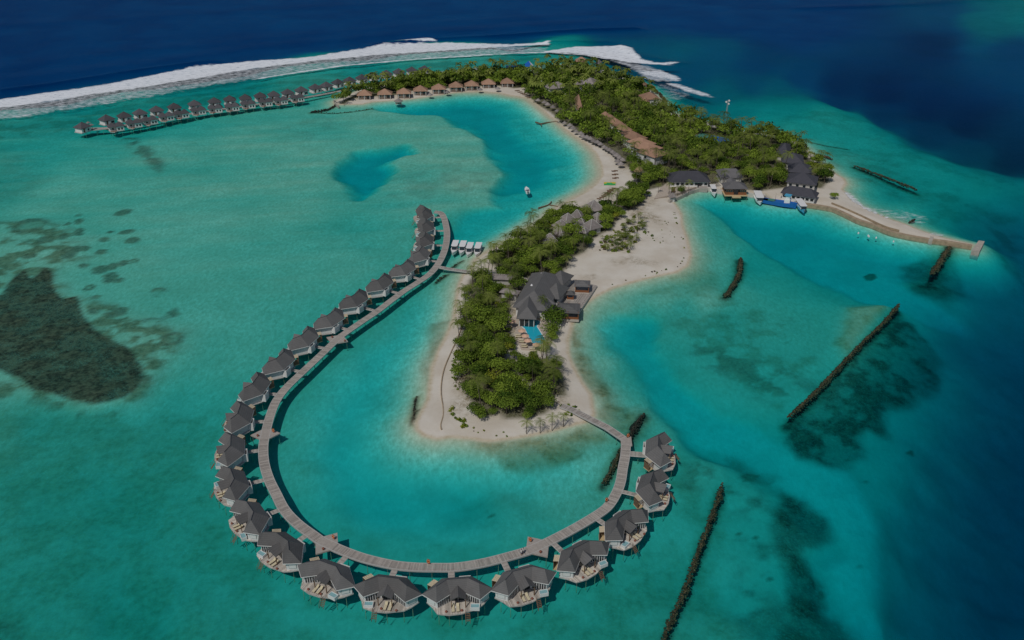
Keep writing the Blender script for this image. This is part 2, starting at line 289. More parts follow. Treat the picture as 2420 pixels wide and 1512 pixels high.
# dark reef / weed on the bottom: polygon, darkness, weed, speckle, softness
REEFS = [
 ([(-60,700),(0,690),(40,642),(58,632),(72,655),(105,626),(122,640),(128,670),(150,700),(182,692),(192,740),(240,788),(300,815),(335,865),(342,890),(290,930),(220,945),(150,930),(80,910),(40,885),(0,868),(-60,860)], .98, 0, .10, 1.6),
 ([(-60,520),(60,515),(130,530),(200,560),(200,600),(120,640),(200,700),(300,740),(430,770),(425,810),(370,880),(320,940),(200,960),(60,930),(-60,940)], .45, .8, .95, 8),
 ([(283,318),(325,315),(345,340),(392,383),(375,402),(350,385),(310,350)], .62, .1, .9, 5),
 ([(2128,706),(2180,742),(2212,762),(2242,800),(2236,870),(2200,882),(2160,902),(2100,932),(2116,990),(2062,985),(2030,1000),(2052,1040),(2000,1052),(1960,1056),(1900,1042),(1862,1010),(1855,982),(1945,902),(2045,802)], .86, .15, .42, 3.5),
 ([(1850,1120),(1905,1148),(1962,1190),(1987,1232),(1970,1246),(1930,1260),(1906,1272),(1922,1302),(1952,1332),(1967,1372),(1952,1392),(2002,1402),(2032,1442),(2066,1512),(2070,1560),(1860,1560),(1832,1460),(1866,1390),(1882,1330),(1836,1260),(1822,1190)], .86, .15, .25, 4),
 ([(1640,1080),(1850,1130),(1840,1300),(1880,1500),(1760,1520),(1720,1350),(1760,1200),(1620,1120)], .5, .4, 1.0, 6),
 ([(1640,800),(1800,830),(1960,890),(1900,940),(1740,880),(1620,850)], .45, .3, 1.0, 6),
 ([(1790,1400),(1880,1380),(1960,1420),(2040,1512),(2040,1560),(1820,1560)], .6, .2, .3, 5),
 ([(1346,770),(1392,830),(1430,890),(1470,945),(1530,955),(1545,1000),(1490,1035),(1440,1012),(1404,970),(1396,930),(1372,898),(1352,862),(1340,830)], .32, .9, .3, 5),
 ([(1120,1040),(1205,1040),(1330,1015),(1400,1000),(1445,1030),(1380,1065),(1300,1082),(1230,1088),(1150,1068)], .26, .9, .3, 5),
 ([(1628,560),(1680,590),(1705,640),(1700,700),(1640,712),(1560,690),(1500,690),(1560,660),(1620,640)], .08, .6, .3, 7),
 ([(1720,1050),(1790,1080),(1850,1105),(1900,1140),(1860,1160),(1780,1140),(1730,1100)], .45, .3, .8, 6),
 ([(930,400),(1100,382),(1180,402),(1160,452),(1000,474),(940,505),(900,470)], .22, 0, .8, 14),
 ([(1020,760),(1066,755),(1050,805),(1030,840),(1016,880),(1012,905),(1000,880),(1010,830)], .32, .45, .4, 3),
 ([(2000,715),(2075,702),(2125,708),(2060,770),(2000,840),(1985,800)], .08, .85, .25, 5),
 ([(1640,745),(1900,820),(1880,850),(1700,800)], .18, 0, .9, 10),
 ([(2140,610),(2200,590),(2250,600),(2300,650),(2250,680),(2170,665)], .62, .2, .4, 5),
 ([(-60,330),(60,360),(120,420),(0,500),(-60,500)], .2, 0, .5, 15),
 ([(640,300),(760,270),(800,290),(720,340)], .16, 0, .8, 12),
 ([(890,920),(945,900),(950,990),(975,1060),(1010,1120),(1090,1150),(1000,1160),(920,1060)], .16, 0, .2, 10),
 ([(1500,770),(1560,760),(1640,870),(1620,900),(1560,850)], .10, 0, .4, 8),
 ([(1950,340),(2100,350),(2200,430),(2419,480),(2419,640),(2300,560),(2100,450),(1960,380)], .34, .3, .6, 14),
 ([(1830,300),(1900,270),(1990,300),(2100,350),(2240,400),(2419,440),(2419,400),(2200,330),(2060,270),(1950,250),(1840,260)], .25, .3, .7, 10),
 ([(2250,40),(2419,-10),(2419,30),(2330,48)], 0, 0, 0, 20),
 ([(-400,900),(300,960),(560,960),(700,1330),(900,1420),(1250,1430),(1500,1250),(1640,1100),(1760,1200),(1800,1512),(1700,1700),(-400,1700)], .07, .68, .25, 22),
 ([(660,1040),(760,1250),(900,1310),(1200,1310),(1380,1230),(1450,1100),(1400,1120),(1260,1240),(1000,1270),(800,1190),(720,1060)], .05, .4, .3, 7),
 ([(1590,700),(1750,700),(1900,760),(1950,860),(1850,960),(1740,900),(1640,840)], .16, .6, .6, 9),
 ([(1100,1155),(1200,1150),(1330,1170),(1430,1150),(1420,1200),(1330,1235),(1200,1240),(1080,1200)], .16, .35, .3, 12),
 ([(-80,292),(125,268),(425,218),(700,175),(980,143),(1290,126),(1420,140),(1500,180),(1440,165),(1260,160),(1000,172),(700,212),(400,255),(180,300),(-80,340)], .34, .45, .55, 8),
 ([(-60,1440),(20,1440),(60,1500),(40,1560),(-60,1560)], .45, .5, .7, 3),
]
SPOTS = [(72,528,52,15),(184,500,10,4),(185,517,12,6),(157,522,9,4),(286,497,21,7),(149,552,15,9),(185,542,13,8),(107,560,22,9),(244,560,15,7),(296,542,17,5),(257,542,10,4),(310,564,18,7),(236,590,14,7),
 (167,583,26,10),(200,580,11,7),(70,599,15,8),(160,600,19,8),(197,622,15,8),(232,630,19,9),(265,622,15,8),(292,614,13,7),(315,610,11,6),(260,649,19,11),(280,655,13,6),(207,672,12,6),(372,683,23,12),(410,729,21,11),
 (272,730,29,12),(220,728,19,11),(362,748,46,10),(405,793,26,15),(220,697,16,7),(330,890,22,12),(300,905,18,10),(1775,1095,26,12),(2048,1290,7,4),(1860,1300,8,5),(1900,1400,9,5),(1830,1330,7,5),(1790,1240,8,5),
 (1160,1190,12,7),(860,1090,4,2),(1750,1230,9,5),(1880,1220,14,8),(2052,1090,10,4),(2170,1006,10,4),(2055,415,14,7),(2062,628,14,7),(1955,1350,10,7),(1850,1480,18,9)]

ZONES = [ # polygon on the ground, name used in labels, spacing, share of palms, mean scale
 ([(1104,660),(1098,700),(1090,756),(1084,800),(1080,845),(1086,885),(1094,930),(1113,962),(1132,985),(1160,985),(1172,975),(1190,992),(1240,990),(1292,978),(1302,965),(1298,938),(1268,922),(1225,900),(1214,862),(1200,838),(1222,812),(1205,768),(1216,712),(1238,694),(1243,672),(1222,656),(1180,650),(1140,644),(1112,650)], 'western strip of the southern grove', 3.6, .34, .95),
 ([(1222,850),(1240,838),(1300,845),(1330,868),(1347,910),(1345,936),(1318,940),(1290,932),(1240,905),(1218,878)], 'eastern block of the southern grove', 3.5, .4, .95),
 ([(1150,612),(1200,582),(1262,540),(1300,514),(1330,500),(1390,500),(1430,492),(1462,490),(1472,512),(1450,540),(1405,566),(1388,598),(1355,612),(1346,632),(1325,652),(1280,656),(1240,660),(1190,648),(1160,625)], 'grove around the thatched huts', 3.6, .28, 1.0),
 ([(1460,485),(1475,462),(1500,452),(1530,458),(1524,474),(1505,492),(1480,500)], 'thicket on the sandy neck', 3.2, .08, .95),
 ([(1500,440),(1502,415),(1480,392),(1440,362),(1395,332),(1352,305),(1322,287),(1297,262),(1262,243),(1240,218),(1235,190),(1252,175),(1290,165),(1340,160),(1392,164),(1430,174),(1480,190),(1524,212),(1548,234),(1556,255),(1590,272),(1640,286),(1700,302),(1760,318),(1815,320),(1860,332),(1888,342),(1904,360),(1930,385),(1950,402),(1962,428),(1945,446),(1880,440),(1842,446),(1800,450),(1752,446),(1748,425),(1700,432),(1680,436),(1580,424),(1572,440),(1535,450)], 'northern wood', 4.2, .40, 1.0),
 ([(797,242),(828,226),(880,209),(945,196),(1000,189),(1080,183),(1150,178),(1240,175),(1240,206),(1215,209),(1180,203),(1120,204),(1050,209),(975,215),(940,224),(880,228),(838,232),(812,246)], 'wood on the western arm', 3.3, .35, .95),
]
FOREST = [q[0] for q in ZONES]
BANKS = [([(2126,714),(2090,757),(2040,805),(1985,862),(1920,930),(1862,982)],1.3),([(1707,1138),(1692,1190),(1665,1262),(1638,1332),(1618,1392),(1590,1450),(1564,1520)],1.1),([(1750,606),(1748,638),(1736,664),(1714,697)],1.7),([(2249,574),(2232,600),(2208,636),(2200,645)],2.0),([(2185,650),(2215,650)],3),([(1522,974),(1508,992),(1492,1018),(1484,1036)],1.8),([(1470,1050),(1455,1085),(1440,1115),(1424,1138)],1.3),([(984,936),(979,960),(980,1000)],.9),([(984,968),(1010,966),(1040,963)],.4),([(2018,389),(2060,404),(2112,424),(2168,446)],1.6),([(1845,322),(1900,330),(1950,338),(2004,344)],.9),([(1066,629),(1092,614)],.8),([(1030,662),(1056,645)],1),([(735,263),(770,258),(790,250)],1.4),([(740,263),(790,265),(840,261),(880,254)],.6)]

def axis(*segs):
    out = []
    for a, b, st in segs:
        n = max(1, int(round((b - a) / st))); out += list(np.linspace(a, b, n, endpoint=False))
    out.append(segs[-1][1]); return np.array(out)
gx = axis((-16000, -2000, 2800), (-2000, -700, 260), (-700, -340, 2.2), (-340, 360, 1.25), (360, 700, 2.0), (700, 2000, 260), (2000, 16000, 2800))
gy = axis((-4000, 0, 1000), (0, 90, 15), (90, 330, 1.0), (330, 620, 1.35), (620, 1000, 2.2), (1000, 2000, 40), (2000, 20000, 3000))
X, Y = np.meshgrid(gx, gy); shp = X.shape
Yc = np.clip(Y, 60, 1150); U, V = UV(X * Yc / np.where(Y > 1150, Y, Yc), Yc)
U = np.clip(U, -400, 2800)
wu = fbm(X, Y, 60, 3) ; wv = fbm(X, Y, 60, 11)
Uw = U + wu * 70; Vw = V + wv * 26
num = np.zeros(shp); den = np.zeros(shp)
for u, v, L in LC:
    q = ((Uw - u) ** 2 + ((Vw - v) * 1.5) ** 2 + 34 ** 2) ** -1.9
    num += q * math.log(L); den += q
Lf = np.exp(num / den)
n1 = fbm(X, Y, 26, 21, 5); n2 = fbm(X, Y, 7, 31, 4)
clean = sstep(-7, 7, sd_poly(X, Y, gp([(735,960),(715,1020),(712,1090),(770,1200),(900,1255),(1100,1255),(1230,1215),(1360,1130),(1420,1075),(1300,1090),(1120,1080),(1000,1050),(950,980),(985,880),(1020,800),(1050,700),(1010,700),(930,770),(830,850)])) + 8 * n1)
for P, L, soft, rag in BASINS:
    sd = sd_poly(X, Y, gp(P)) + rag * 2 * n1 + rag * .5 * n2
    wgt = sstep(-soft * .5, soft * .5, sd); Lf = Lf * (1 - wgt) + L * (1 + .25 * n1) * wgt; clean = np.maximum(clean, wgt * (L > 9))
# long swell-combed streaks on the lagoon floor
st = fbm(X * .22 + Y * .05, Y - X * .18, 9, 51, 4); wide = fbm(X * .6 + Y * .2, Y, 130, 61, 3); Lf *= 1 + (.75 * st * sstep(230, 420, Y) * sstep(80, 20, X) + .14 * n1 + .55 * wide * sstep(20, 60, Lf * 0 + 40)) * sstep(22, 12, Lf)
dsh = sd_poly(X, Y, SHW) + .7 * n2
pale = .5 - .37 * sstep(-10, 10, sd_poly(X, Y, gp([(1090,205),(1260,215),(1420,330),(1460,430),(1340,520),(1180,640),(1090,620),(1170,540),(1300,470),(1370,420),(1360,360),(1290,290),(1200,240),(1090,228)])))
pale = pale - .08 * sstep(-8, 8, sd_poly(X, Y, gp([(1380,700),(1480,700),(1480,780),(1400,900),(1470,1010),(1400,1060),(1100,1100),(960,1050),(960,900),(1030,740),(1060,800),(1010,1020),(1240,1040),(1400,1000),(1350,860),(1350,760)])))
Lf = np.where(Lf > 8, 8 + (Lf - 8) * (.80 + .20 * sstep(16, 40, Lf)), Lf)
Lf = Lf * (1 - sstep(-28, -2, dsh)) + np.minimum(Lf, np.clip(-dsh, 0, 40) * pale) * sstep(-28, -2, dsh)
sinp = H_CAM / np.sqrt(H_CAM ** 2 + X ** 2 * .35 + np.clip(Y, 100, 1000) ** 2)
dep = Lf / (1 / math.sin(SUN_EL) + 1 / sinp)
Z = np.where(dsh > 0, np.minimum(.10 * dsh, .55) + np.minimum(np.clip(dsh - 5, 0, 50) * .02, .5) + .12 * n2 * sstep(2, 8, dsh), -np.maximum(dep, .0) - .02)
Z = np.where(dsh < 0, np.minimum(Z, np.maximum(.10 * dsh, -.05)), Z)
dark = np.zeros(shp); weed = .34 * (1 - clean) * (1 + .6 * n1)
sp = fbm(X, Y, 5.5, 77, 4); sp2 = fbm(X * .5, Y, 3, 87, 3)
for P, dk, wd, spk, soft in REEFS:
    sd = sd_poly(X, Y, gp(P)) + soft * (1.2 * n1 + 1.3 * n2)
    k = sstep(-soft * .6, soft * .6, sd) * (1 - spk + spk * sstep(-.12, .12, sp))
    dark = np.maximum(dark, dk * k); weed = np.maximum(weed, wd * k)
for u, v, a, b in SPOTS:
    e = ((U - u) / a) ** 2 + ((V - v + (U - u) * .18) / b) ** 2
    k = sstep(1.35, .45, e + 2.6 * n2 + 1.2 * sp2)
    hollow = (int(u) % 3 == 0) * sstep(.5, .1, e) * .7
    dark = np.maximum(dark, .58 * k * (1 - hollow)); weed = np.maximum(weed, .55 * k)
for P, hw in BANKS:
    k = sstep(hw * 1.5, hw * .3, d_line(X, Y, gp(P)) + 1.2 * n2); dark = np.maximum(dark, .9 * k); weed = np.maximum(weed, .6 * sstep(hw * 3.2, hw, d_line(X, Y, gp(P)) + 2 * n2))
Z = Z + np.where(dsh < -3, dark * np.minimum(.45 * dep, .7) * (.4 + sp), 0)
# dry litter and tracks on the sand
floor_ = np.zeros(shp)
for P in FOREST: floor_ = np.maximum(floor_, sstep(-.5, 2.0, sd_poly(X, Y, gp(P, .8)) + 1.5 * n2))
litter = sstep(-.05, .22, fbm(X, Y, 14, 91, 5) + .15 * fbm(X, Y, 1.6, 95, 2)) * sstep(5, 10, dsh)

def water_volume_material():
    m, ns, ls = mat('lagoon_water')
    out = N(ns, 'OutputMaterial'); tr = N(ns, 'BsdfTransparent'); gl = N(ns, 'BsdfGlossy'); mx = N(ns, 'MixShader'); fr = N(ns, 'Fresnel')
    gl.inputs['Roughness'].default_value = .16; gl.inputs['Color'].default_value = (.95, .97, 1, 1)
    fr.inputs['IOR'].default_value = 1.33
    tc = N(ns, 'TexCoord'); mp = N(ns, 'Mapping'); mp.inputs['Rotation'].default_value = (0, 0, R(-12)); mp.inputs['Scale'].default_value = (1.0, .7, 1)
    ls.new(tc.outputs['Object'], mp.inputs[0])
    n1 = N(ns, 'TexNoise'); n1.inputs['Scale'].default_value = .5; n1.inputs['Detail'].default_value = 7; n1.inputs['Roughness'].default_value = .62
    ls.new(mp.outputs[0], n1.inputs['Vector'])
    bp = N(ns, 'Bump'); bp.inputs['Strength'].default_value = .5; bp.inputs['Distance'].default_value = .3
    ls.new(n1.outputs['Fac'], bp.inputs['Height']); ls.new(bp.outputs[0], gl.inputs['Normal']); ls.new(bp.outputs[0], fr.inputs['Normal'])
    q = N(ns, 'Math', operation='MULTIPLY'); q.inputs[1].default_value = .08; ls.new(fr.outputs[0], q.inputs[0])
    ls.new(q.outputs[0], mx.inputs[0]); ls.new(tr.outputs[0], mx.inputs[1]); ls.new(gl.outputs[0], mx.inputs[2]); ls.new(mx.outputs[0], out.inputs[0])
    ab = N(ns, 'VolumeAbsorption'); ab.inputs['Density'].default_value = .35; ab.inputs['Color'].default_value = (0, .875, .925, 1)
    ls.new(ab.outputs[0], out.inputs['Volume'])
    return m
def ground_material():
    m, ns, ls = mat('coral_sand_and_reef')
    out = N(ns, 'OutputMaterial'); b = N(ns, 'BsdfDiffuse'); ls.new(b.outputs[0], out.inputs[0])
    tc = N(ns, 'TexCoord'); sx = N(ns, 'SeparateXYZ'); ls.new(tc.outputs['Object'], sx.inputs[0])
    def noise(sc, det=5, ro=.6, src=None):
        n = N(ns, 'TexNoise'); n.inputs['Scale'].default_value = sc; n.inputs['Detail'].default_value = det; n.inputs['Roughness'].default_value = ro
        ls.new(src or tc.outputs['Object'], n.inputs['Vector']); return n.outputs['Fac']
    def rng_(src, a, b_, c, d):
        r = N(ns, 'MapRange'); r.interpolation_type = 'SMOOTHSTEP'
        for i, q in enumerate((a, b_, c, d)): r.inputs[i + 1].default_value = q
        ls.new(src, r.inputs[0]); return r.outputs[0]
    def mix(f, a, c):
        x = N(ns, 'Mix', data_type='RGBA')
        if isinstance(f, float): x.inputs[0].default_value = f
        else: ls.new(f, x.inputs[0])
        for s, i in ((a, 6), (c, 7)):
            if isinstance(s, tuple): x.inputs[i].default_value = (*s, 1)
            else: ls.new(s, x.inputs[i])
        return x.outputs[2]
    def attr(n): a = N(ns, 'Attribute', attribute_name=n); return a.outputs['Fac']
    def mth(op, a, c):
        x = N(ns, 'Math', operation=op)
        for i, s in enumerate((a, c)):
            if isinstance(s, (int, float)): x.inputs[i].default_value = s
            else: ls.new(s, x.inputs[i])
        return x.outputs[0]
    z = sx.outputs[2]
    under = rng_(z, -.25, -.02, 1, 0)
    fine = noise(.55, 8, .72); mid = noise(.09, 5); grit = noise(2.2, 4)
    # submerged sand: mottled by ripples, rubble and algae film
    mp = N(ns, 'Mapping'); mp.inputs['Rotation'].default_value = (0, 0, R(-20)); mp.inputs['Scale'].default_value = (1.15, .6, 1); ls.new(tc.outputs['Object'], mp.inputs[0])
    rip = noise(.75, 6, .7, mp.outputs[0])
    gr = mth('MULTIPLY', mth('SUBTRACT', rip, .5), rng_(z, -4.2, -1.6, .6, 1.9))
    sub = mix(rng_(mth('ADD', gr, .5), 0, 1, 0, 1), (.43, .52, .38), (.80, .87, .71))
    sub = mix(mth('MULTIPLY', rng_(fine, .42, .75, 0, .5), rng_(z, -4.0, -1.5, .25, 1)), sub, (.31, .38, .27))
    sub = mix(rng_(mid, .35, .7, 0, .35), sub, (.39, .45, .34))
    sub = mix(attr('backscatter_tint'), sub, (.34, .56, .78))  # blue backscatter of deep water, painted into the far seabed colour
    reef = mix(rng_(fine, .35, .65, 0, 1), (.036, .028, .022), (.17, .12, .075))
    olive = mix(rng_(fine, .35, .65, 0, 1), (.20, .19, .08), (.42, .36, .20))
    sub = mix(mth('MULTIPLY', attr('weed'), rng_(grit, .2, .7, .7, 1.15)), sub, olive)
    dk = mth('MULTIPLY', attr('dark'), rng_(grit, .25, .6, .78, 1.12))
    sub = mix(dk, sub, reef)
    # dry coral sand
    dry = mix(rng_(mid, .3, .7, 0, 1), (.57, .51, .425), (.67, .625, .55))
    dry = mix(rng_(grit, .55, .8, 0, .35), dry, (.44, .37, .29))
    lt = mth('MULTIPLY', attr('litter'), rng_(noise(.7, 9, .85), .40, .60, .05, .95))
    dry = mix(lt, dry, (.27, .22, .14))
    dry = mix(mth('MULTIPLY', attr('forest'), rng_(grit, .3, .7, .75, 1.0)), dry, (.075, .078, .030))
    wet = mix(rng_(fine, .3, .7, 0, 1), (.47, .40, .28), (.60, .53, .41))
    dry = mix(rng_(mth('ADD', z, mth('MULTIPLY', fine, .14)), .05, .2, 1, 0), dry, wet)
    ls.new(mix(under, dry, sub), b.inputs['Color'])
    bp = N(ns, 'Bump'); bp.inputs['Strength'].default_value = .35; bp.inputs['Distance'].default_value = .12
    ls.new(fine, bp.inputs['Height']); ls.new(bp.outputs[0], b.inputs['Normal'])
    return m
M['ground'] = ground_material(); M['water'] = water_volume_material()
ny, nx = shp; idx = np.arange(nx * ny).reshape(shp)
Fq = np.stack([idx[:-1, :-1], idx[:-1, 1:], idx[1:, 1:], idx[1:, :-1]], -1).reshape(-1, 4)
def sub_mesh(name, sel, extra=None):
    f = Fq[sel]; used = np.unique(f); remap = np.zeros(nx * ny, np.int64); remap[used] = np.arange(len(used))
    v = np.stack([X.ravel()[used], Y.ravel()[used], Z.ravel()[used]], -1)
    return np_mesh(name, v, remap[f], M['ground'], {'dark': dark.ravel()[used], 'weed': weed.ravel()[used], 'litter': litter.ravel()[used], 'forest': floor_.ravel()[used], 'backscatter_tint': (.85 * sstep(24, 50, Lf) * sstep(400, 620, Y)).ravel()[used]}, True)
zmax = Z.ravel()[Fq].max(1); land = zmax > -.03
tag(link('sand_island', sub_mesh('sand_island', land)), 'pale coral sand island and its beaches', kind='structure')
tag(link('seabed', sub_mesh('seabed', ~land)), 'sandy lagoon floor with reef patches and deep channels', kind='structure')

# ------------------------------------------------------------------ water: one closed body with real swell lines
SWELL = [([(-80,232),(0,219),(120,204),(325,171),(500,148)], 2.4, 5), ([(900,106),(1000,97),(1100,92),(1209,86),(1384,73),(1500,70)], 2.2, 5.5), ([(1297,101),(1360,100),(1440,102)], 1.6, 5),
 ([(-80,200),(0,190),(375,147),(604,112),(980,76),(1150,68),(1500,45)], .6, 14), ([(0,160),(300,122),(700,85),(1100,50),(1500,30)], .4, 16), ([(0,60),(600,25),(900,8)], .35, 16),
 ([(1900,20),(2150,12),(2419,-8)], .9, 10), ([(1604,152),(1500,130),(1470,110)], 1.2, 5)]
def swell_at(x, y):
    h = np.zeros(x.shape)
    for P, a, s in SWELL:
        d = d_line(x, y, gp(P)); h += a * np.exp(-(d / s) ** 2)
    return h + .3 * fbm(x * .3, y, 30, 141, 3) * sstep(560, 700, y)
wx = axis((-16000, -2000, 2800), (-2000, -700, 200), (-700, 700, 6), (700, 2000, 200), (2000, 16000, 2800))
wy = axis((-4000, 0, 1000), (0, 480, 30), (480, 1000, 2.0), (1000, 2000, 60), (2000, 20000, 3000))
WX, WY = np.meshgrid(wx, wy); inner = (np.abs(WX) < 690) & (WY > 490) & (WY < 990)
WZ = np.where(inner, swell_at(WX, WY), 0)
n0, n1_ = WX.shape; wi = np.arange(n0 * n1_).reshape(n0, n1_)
top = np.stack([WX.ravel(), WY.ravel(), WZ.ravel()], -1); fq = np.stack([wi[:-1, :-1], wi[:-1, 1:], wi[1:, 1:], wi[1:, :-1]], -1).reshape(-1, 4)
bot = top.copy(); bot[:, 2] = -60; nb = len(top)
def side(a): return np.stack([a[:-1] + nb, a[1:] + nb, a[1:], a[:-1]], -1)
sides = np.concatenate([side(wi[0]), side(wi[-1][::-1]), side(wi[:, 0][::-1]), side(wi[:, -1])])
me = np_mesh('water', np.concatenate([top, bot]), np.concatenate([fq, fq[:, ::-1] + nb, sides]), M['water'], None, False)
wo_ = tag(link('water', me), 'clear turquoise lagoon and deep blue ocean around the island', kind='structure')

# ------------------------------------------------------------------ surf
FOAM = [ # polygon, density, softness m
 ([(-80,246),(0,234),(112,219),(250,199),(325,183),(462,158),(604,143),(730,135),(805,122),(880,110),(955,104),(1055,100),(1209,104),(1297,100),(1299,106),(1209,110),(1030,122),(905,130),(755,144),(604,162),(350,205),(175,232),(0,257),(-80,268)], 1.0, 5),
 ([(-80,255),(0,245),(604,150),(905,122),(1209,108),(1297,112),(1290,124),(1209,127),(980,141),(805,157),(692,173),(604,186),(425,216),(250,246),(125,266),(62,276),(0,281),(-80,290)], .46, 9),
 ([(1285,121),(1359,110),(1459,109),(1492,114),(1504,128),(1517,140),(1547,147),(1609,151),(1584,155),(1534,153),(1484,148),(1434,138),(1384,129),(1347,125),(1285,125)], 1.0, 4),
 ([(1440,142),(1534,155),(1559,166),(1609,186),(1604,192),(1547,192),(1522,186),(1497,164)], .55, 5),
 ([(1560,166),(1609,185),(1606,192),(1560,184),(1522,178),(1510,170)], .85, 4),
 ([(1572,197),(1600,198),(1659,217),(1694,231),(1672,230),(1622,218)], .8, 4),
 ([(1545,195),(1580,200),(1640,222),(1600,238),(1565,235)], .28, 7),
 ([(900,103),(955,96),(1010,95),(1040,99),(960,101)], .9, 2.5),
 ([(1982,438),(1990,440),(2027,477),(2052,494),(2100,514),(2095,517),(2045,497),(2010,474)], .8, 1.2),
 ([(2045,498),(2060,488),(2110,494),(2150,500),(2190,512),(2190,535),(2140,528),(2100,515)], .30, 5),
 ([(2180,548),(2230,552),(2232,560),(2190,556)], .5, 2),
 ([(1036,800),(1050,803),(1036,832),(1024,862),(1020,850)], .42, 1.5),
]
fx = np.arange(-690, 300, 1.5); fy = np.arange(250, 900, 1.5)
FX, FY = np.meshgrid(fx, fy); dn = np.zeros(FX.shape)
m1 = fbm(FX * .6, FY, 16, 201, 5); m2 = fbm(FX, FY, 3.5, 211, 3)
FU, FV = UV(FX, FY); fmask = (FV < 600) | ((FU < 1100) & (FV > 780))
for P, de, soft in FOAM:
    sd = sd_poly(FX, FY, gp(P)) + soft * (.9 * m1 + .8 * m2)
    dn = np.maximum(dn, de * sstep(-soft * .4, soft * .6, sd))
for P, de, wd in [([(604,187),(692,173),(805,156),(980,140),(1209,126),(1290,124)], .95, 2.0), ([(604,178),(560,186),(500,196)], .6, 1.5), ([(1292,123),(1384,130),(1434,139)], .9, 2), ([(30,277),(68,272)], .8, 1.5), ([(245,246),(268,242)], .6, 1.2)]:
    dn = np.maximum(dn, de * sstep(wd + 1, .3, d_line(FX, FY, gp(P)) + 2.5 * m2))
fi = np.arange(dn.size).reshape(dn.shape); fqs = np.stack([fi[:-1, :-1], fi[:-1, 1:], fi[1:, 1:], fi[1:, :-1]], -1).reshape(-1, 4)
keep = dn.ravel()[fqs].max(1) > .03; fqs = fqs[keep]; used = np.unique(fqs); rm = np.zeros(dn.size, np.int64); rm[used] = np.arange(len(used))
xx, yy, dd = FX.ravel()[used], FY.ravel()[used], dn.ravel()[used]
zz = np.where(yy > 480, swell_at(xx, yy), 0) + .07 + dd * (.05 + .16 * np.clip(m2.ravel()[used] + .3, 0, 1)) * np.where(yy > 480, 1, .12)
def foam_material():
    m, ns, ls = mat('sea_foam')
    out = N(ns, 'OutputMaterial'); d = N(ns, 'BsdfDiffuse'); d.inputs['Color'].default_value = (.80, .83, .87, 1); tr = N(ns, 'BsdfTransparent'); mx = N(ns, 'MixShader')
    at = N(ns, 'Attribute', attribute_name='cover'); tc = N(ns, 'TexCoord')
    mp = N(ns, 'Mapping'); mp.inputs['Scale'].default_value = (.55, 1.2, 1); mp.inputs['Rotation'].default_value = (0, 0, R(-14)); ls.new(tc.outputs['Object'], mp.inputs[0])
    n = N(ns, 'TexNoise'); n.inputs['Scale'].default_value = .42; n.inputs['Detail'].default_value = 9; n.inputs['Roughness'].default_value = .72; ls.new(mp.outputs[0], n.inputs['Vector'])
    a = N(ns, 'MapRange'); a.inputs[1].default_value = .28; a.inputs[2].default_value = .72; a.inputs[3].default_value = -.5; a.inputs[4].default_value = .5; ls.new(n.outputs['Fac'], a.inputs[0])
    s = N(ns, 'Math', operation='ADD'); ls.new(at.outputs['Fac'], s.inputs[0]); ls.new(a.outputs[0], s.inputs[1])
    r = N(ns, 'MapRange'); r.inputs[1].default_value = .2; r.inputs[2].default_value = 1.0; r.inputs[4].default_value = 1.0; ls.new(s.outputs[0], r.inputs[0])
    g = N(ns, 'Math', operation='MULTIPLY'); ls.new(r.outputs[0], g.inputs[0]); cl = N(ns, 'MapRange'); cl.inputs[2].default_value = .25; ls.new(at.outputs['Fac'], cl.inputs[0]); ls.new(cl.outputs[0], g.inputs[1])
    ls.new(g.outputs[0], mx.inputs[0]); ls.new(tr.outputs[0], mx.inputs[1]); ls.new(d.outputs[0], mx.inputs[2]); ls.new(mx.outputs[0], out.inputs[0])
    bp = N(ns, 'Bump'); bp.inputs['Strength'].default_value = .35; bp.inputs['Distance'].default_value = .3; ls.new(n.outputs['Fac'], bp.inputs['Height']); ls.new(bp.outputs[0], d.inputs['Normal'])
    return m
tag(link('surf', np_mesh('surf', np.stack([xx, yy, zz], -1), rm[fqs], foam_material(), {'cover': dd}, True)), 'white surf breaking in a long band along the outer reef edge', kind='stuff')
# ------------------------------------------------------------------ timber walkways
def resample(P, step):
    P = [Vector(p).to_2d() for p in P]; out = [P[0]]; carry = 0
    acc = [0]
    for a, b in zip(P, P[1:]): acc.append(acc[-1] + (b - a).length)
    n = max(2, int(acc[-1] / step)); res = []
    for i in range(n + 1):
        s = acc[-1] * i / n; k = 0
        while k < len(acc) - 2 and acc[k + 1] < s: k += 1
        t = (s - acc[k]) / max(1e-6, acc[k + 1] - acc[k]); res.append(P[k].lerp(P[k + 1], t))
    return res
def smooth_path(P, n=6):
    P = [Vector(p).to_2d() for p in P]; out = []
    for i in range(len(P) - 1):
        p0, p1, p2, p3 = P[max(0, i - 1)], P[i], P[i + 1], P[min(len(P) - 1, i + 2)]
        for k in range(n):
            t = k / n
            out.append(.5 * ((2 * p1) + (p2 - p0) * t + (2 * p0 - 5 * p1 + 4 * p2 - p3) * t * t + (3 * p1 - p0 - 3 * p2 + p3) * t ** 3))
    return out + [P[-1]]
def tang(C, i):
    return (C[min(i + 1, len(C) - 1)] - C[max(i - 1, 0)]).normalized()
pile_me = MB().cone((0, 0), .11, -3.2, 0, 8).mesh('pile', M['pile'])
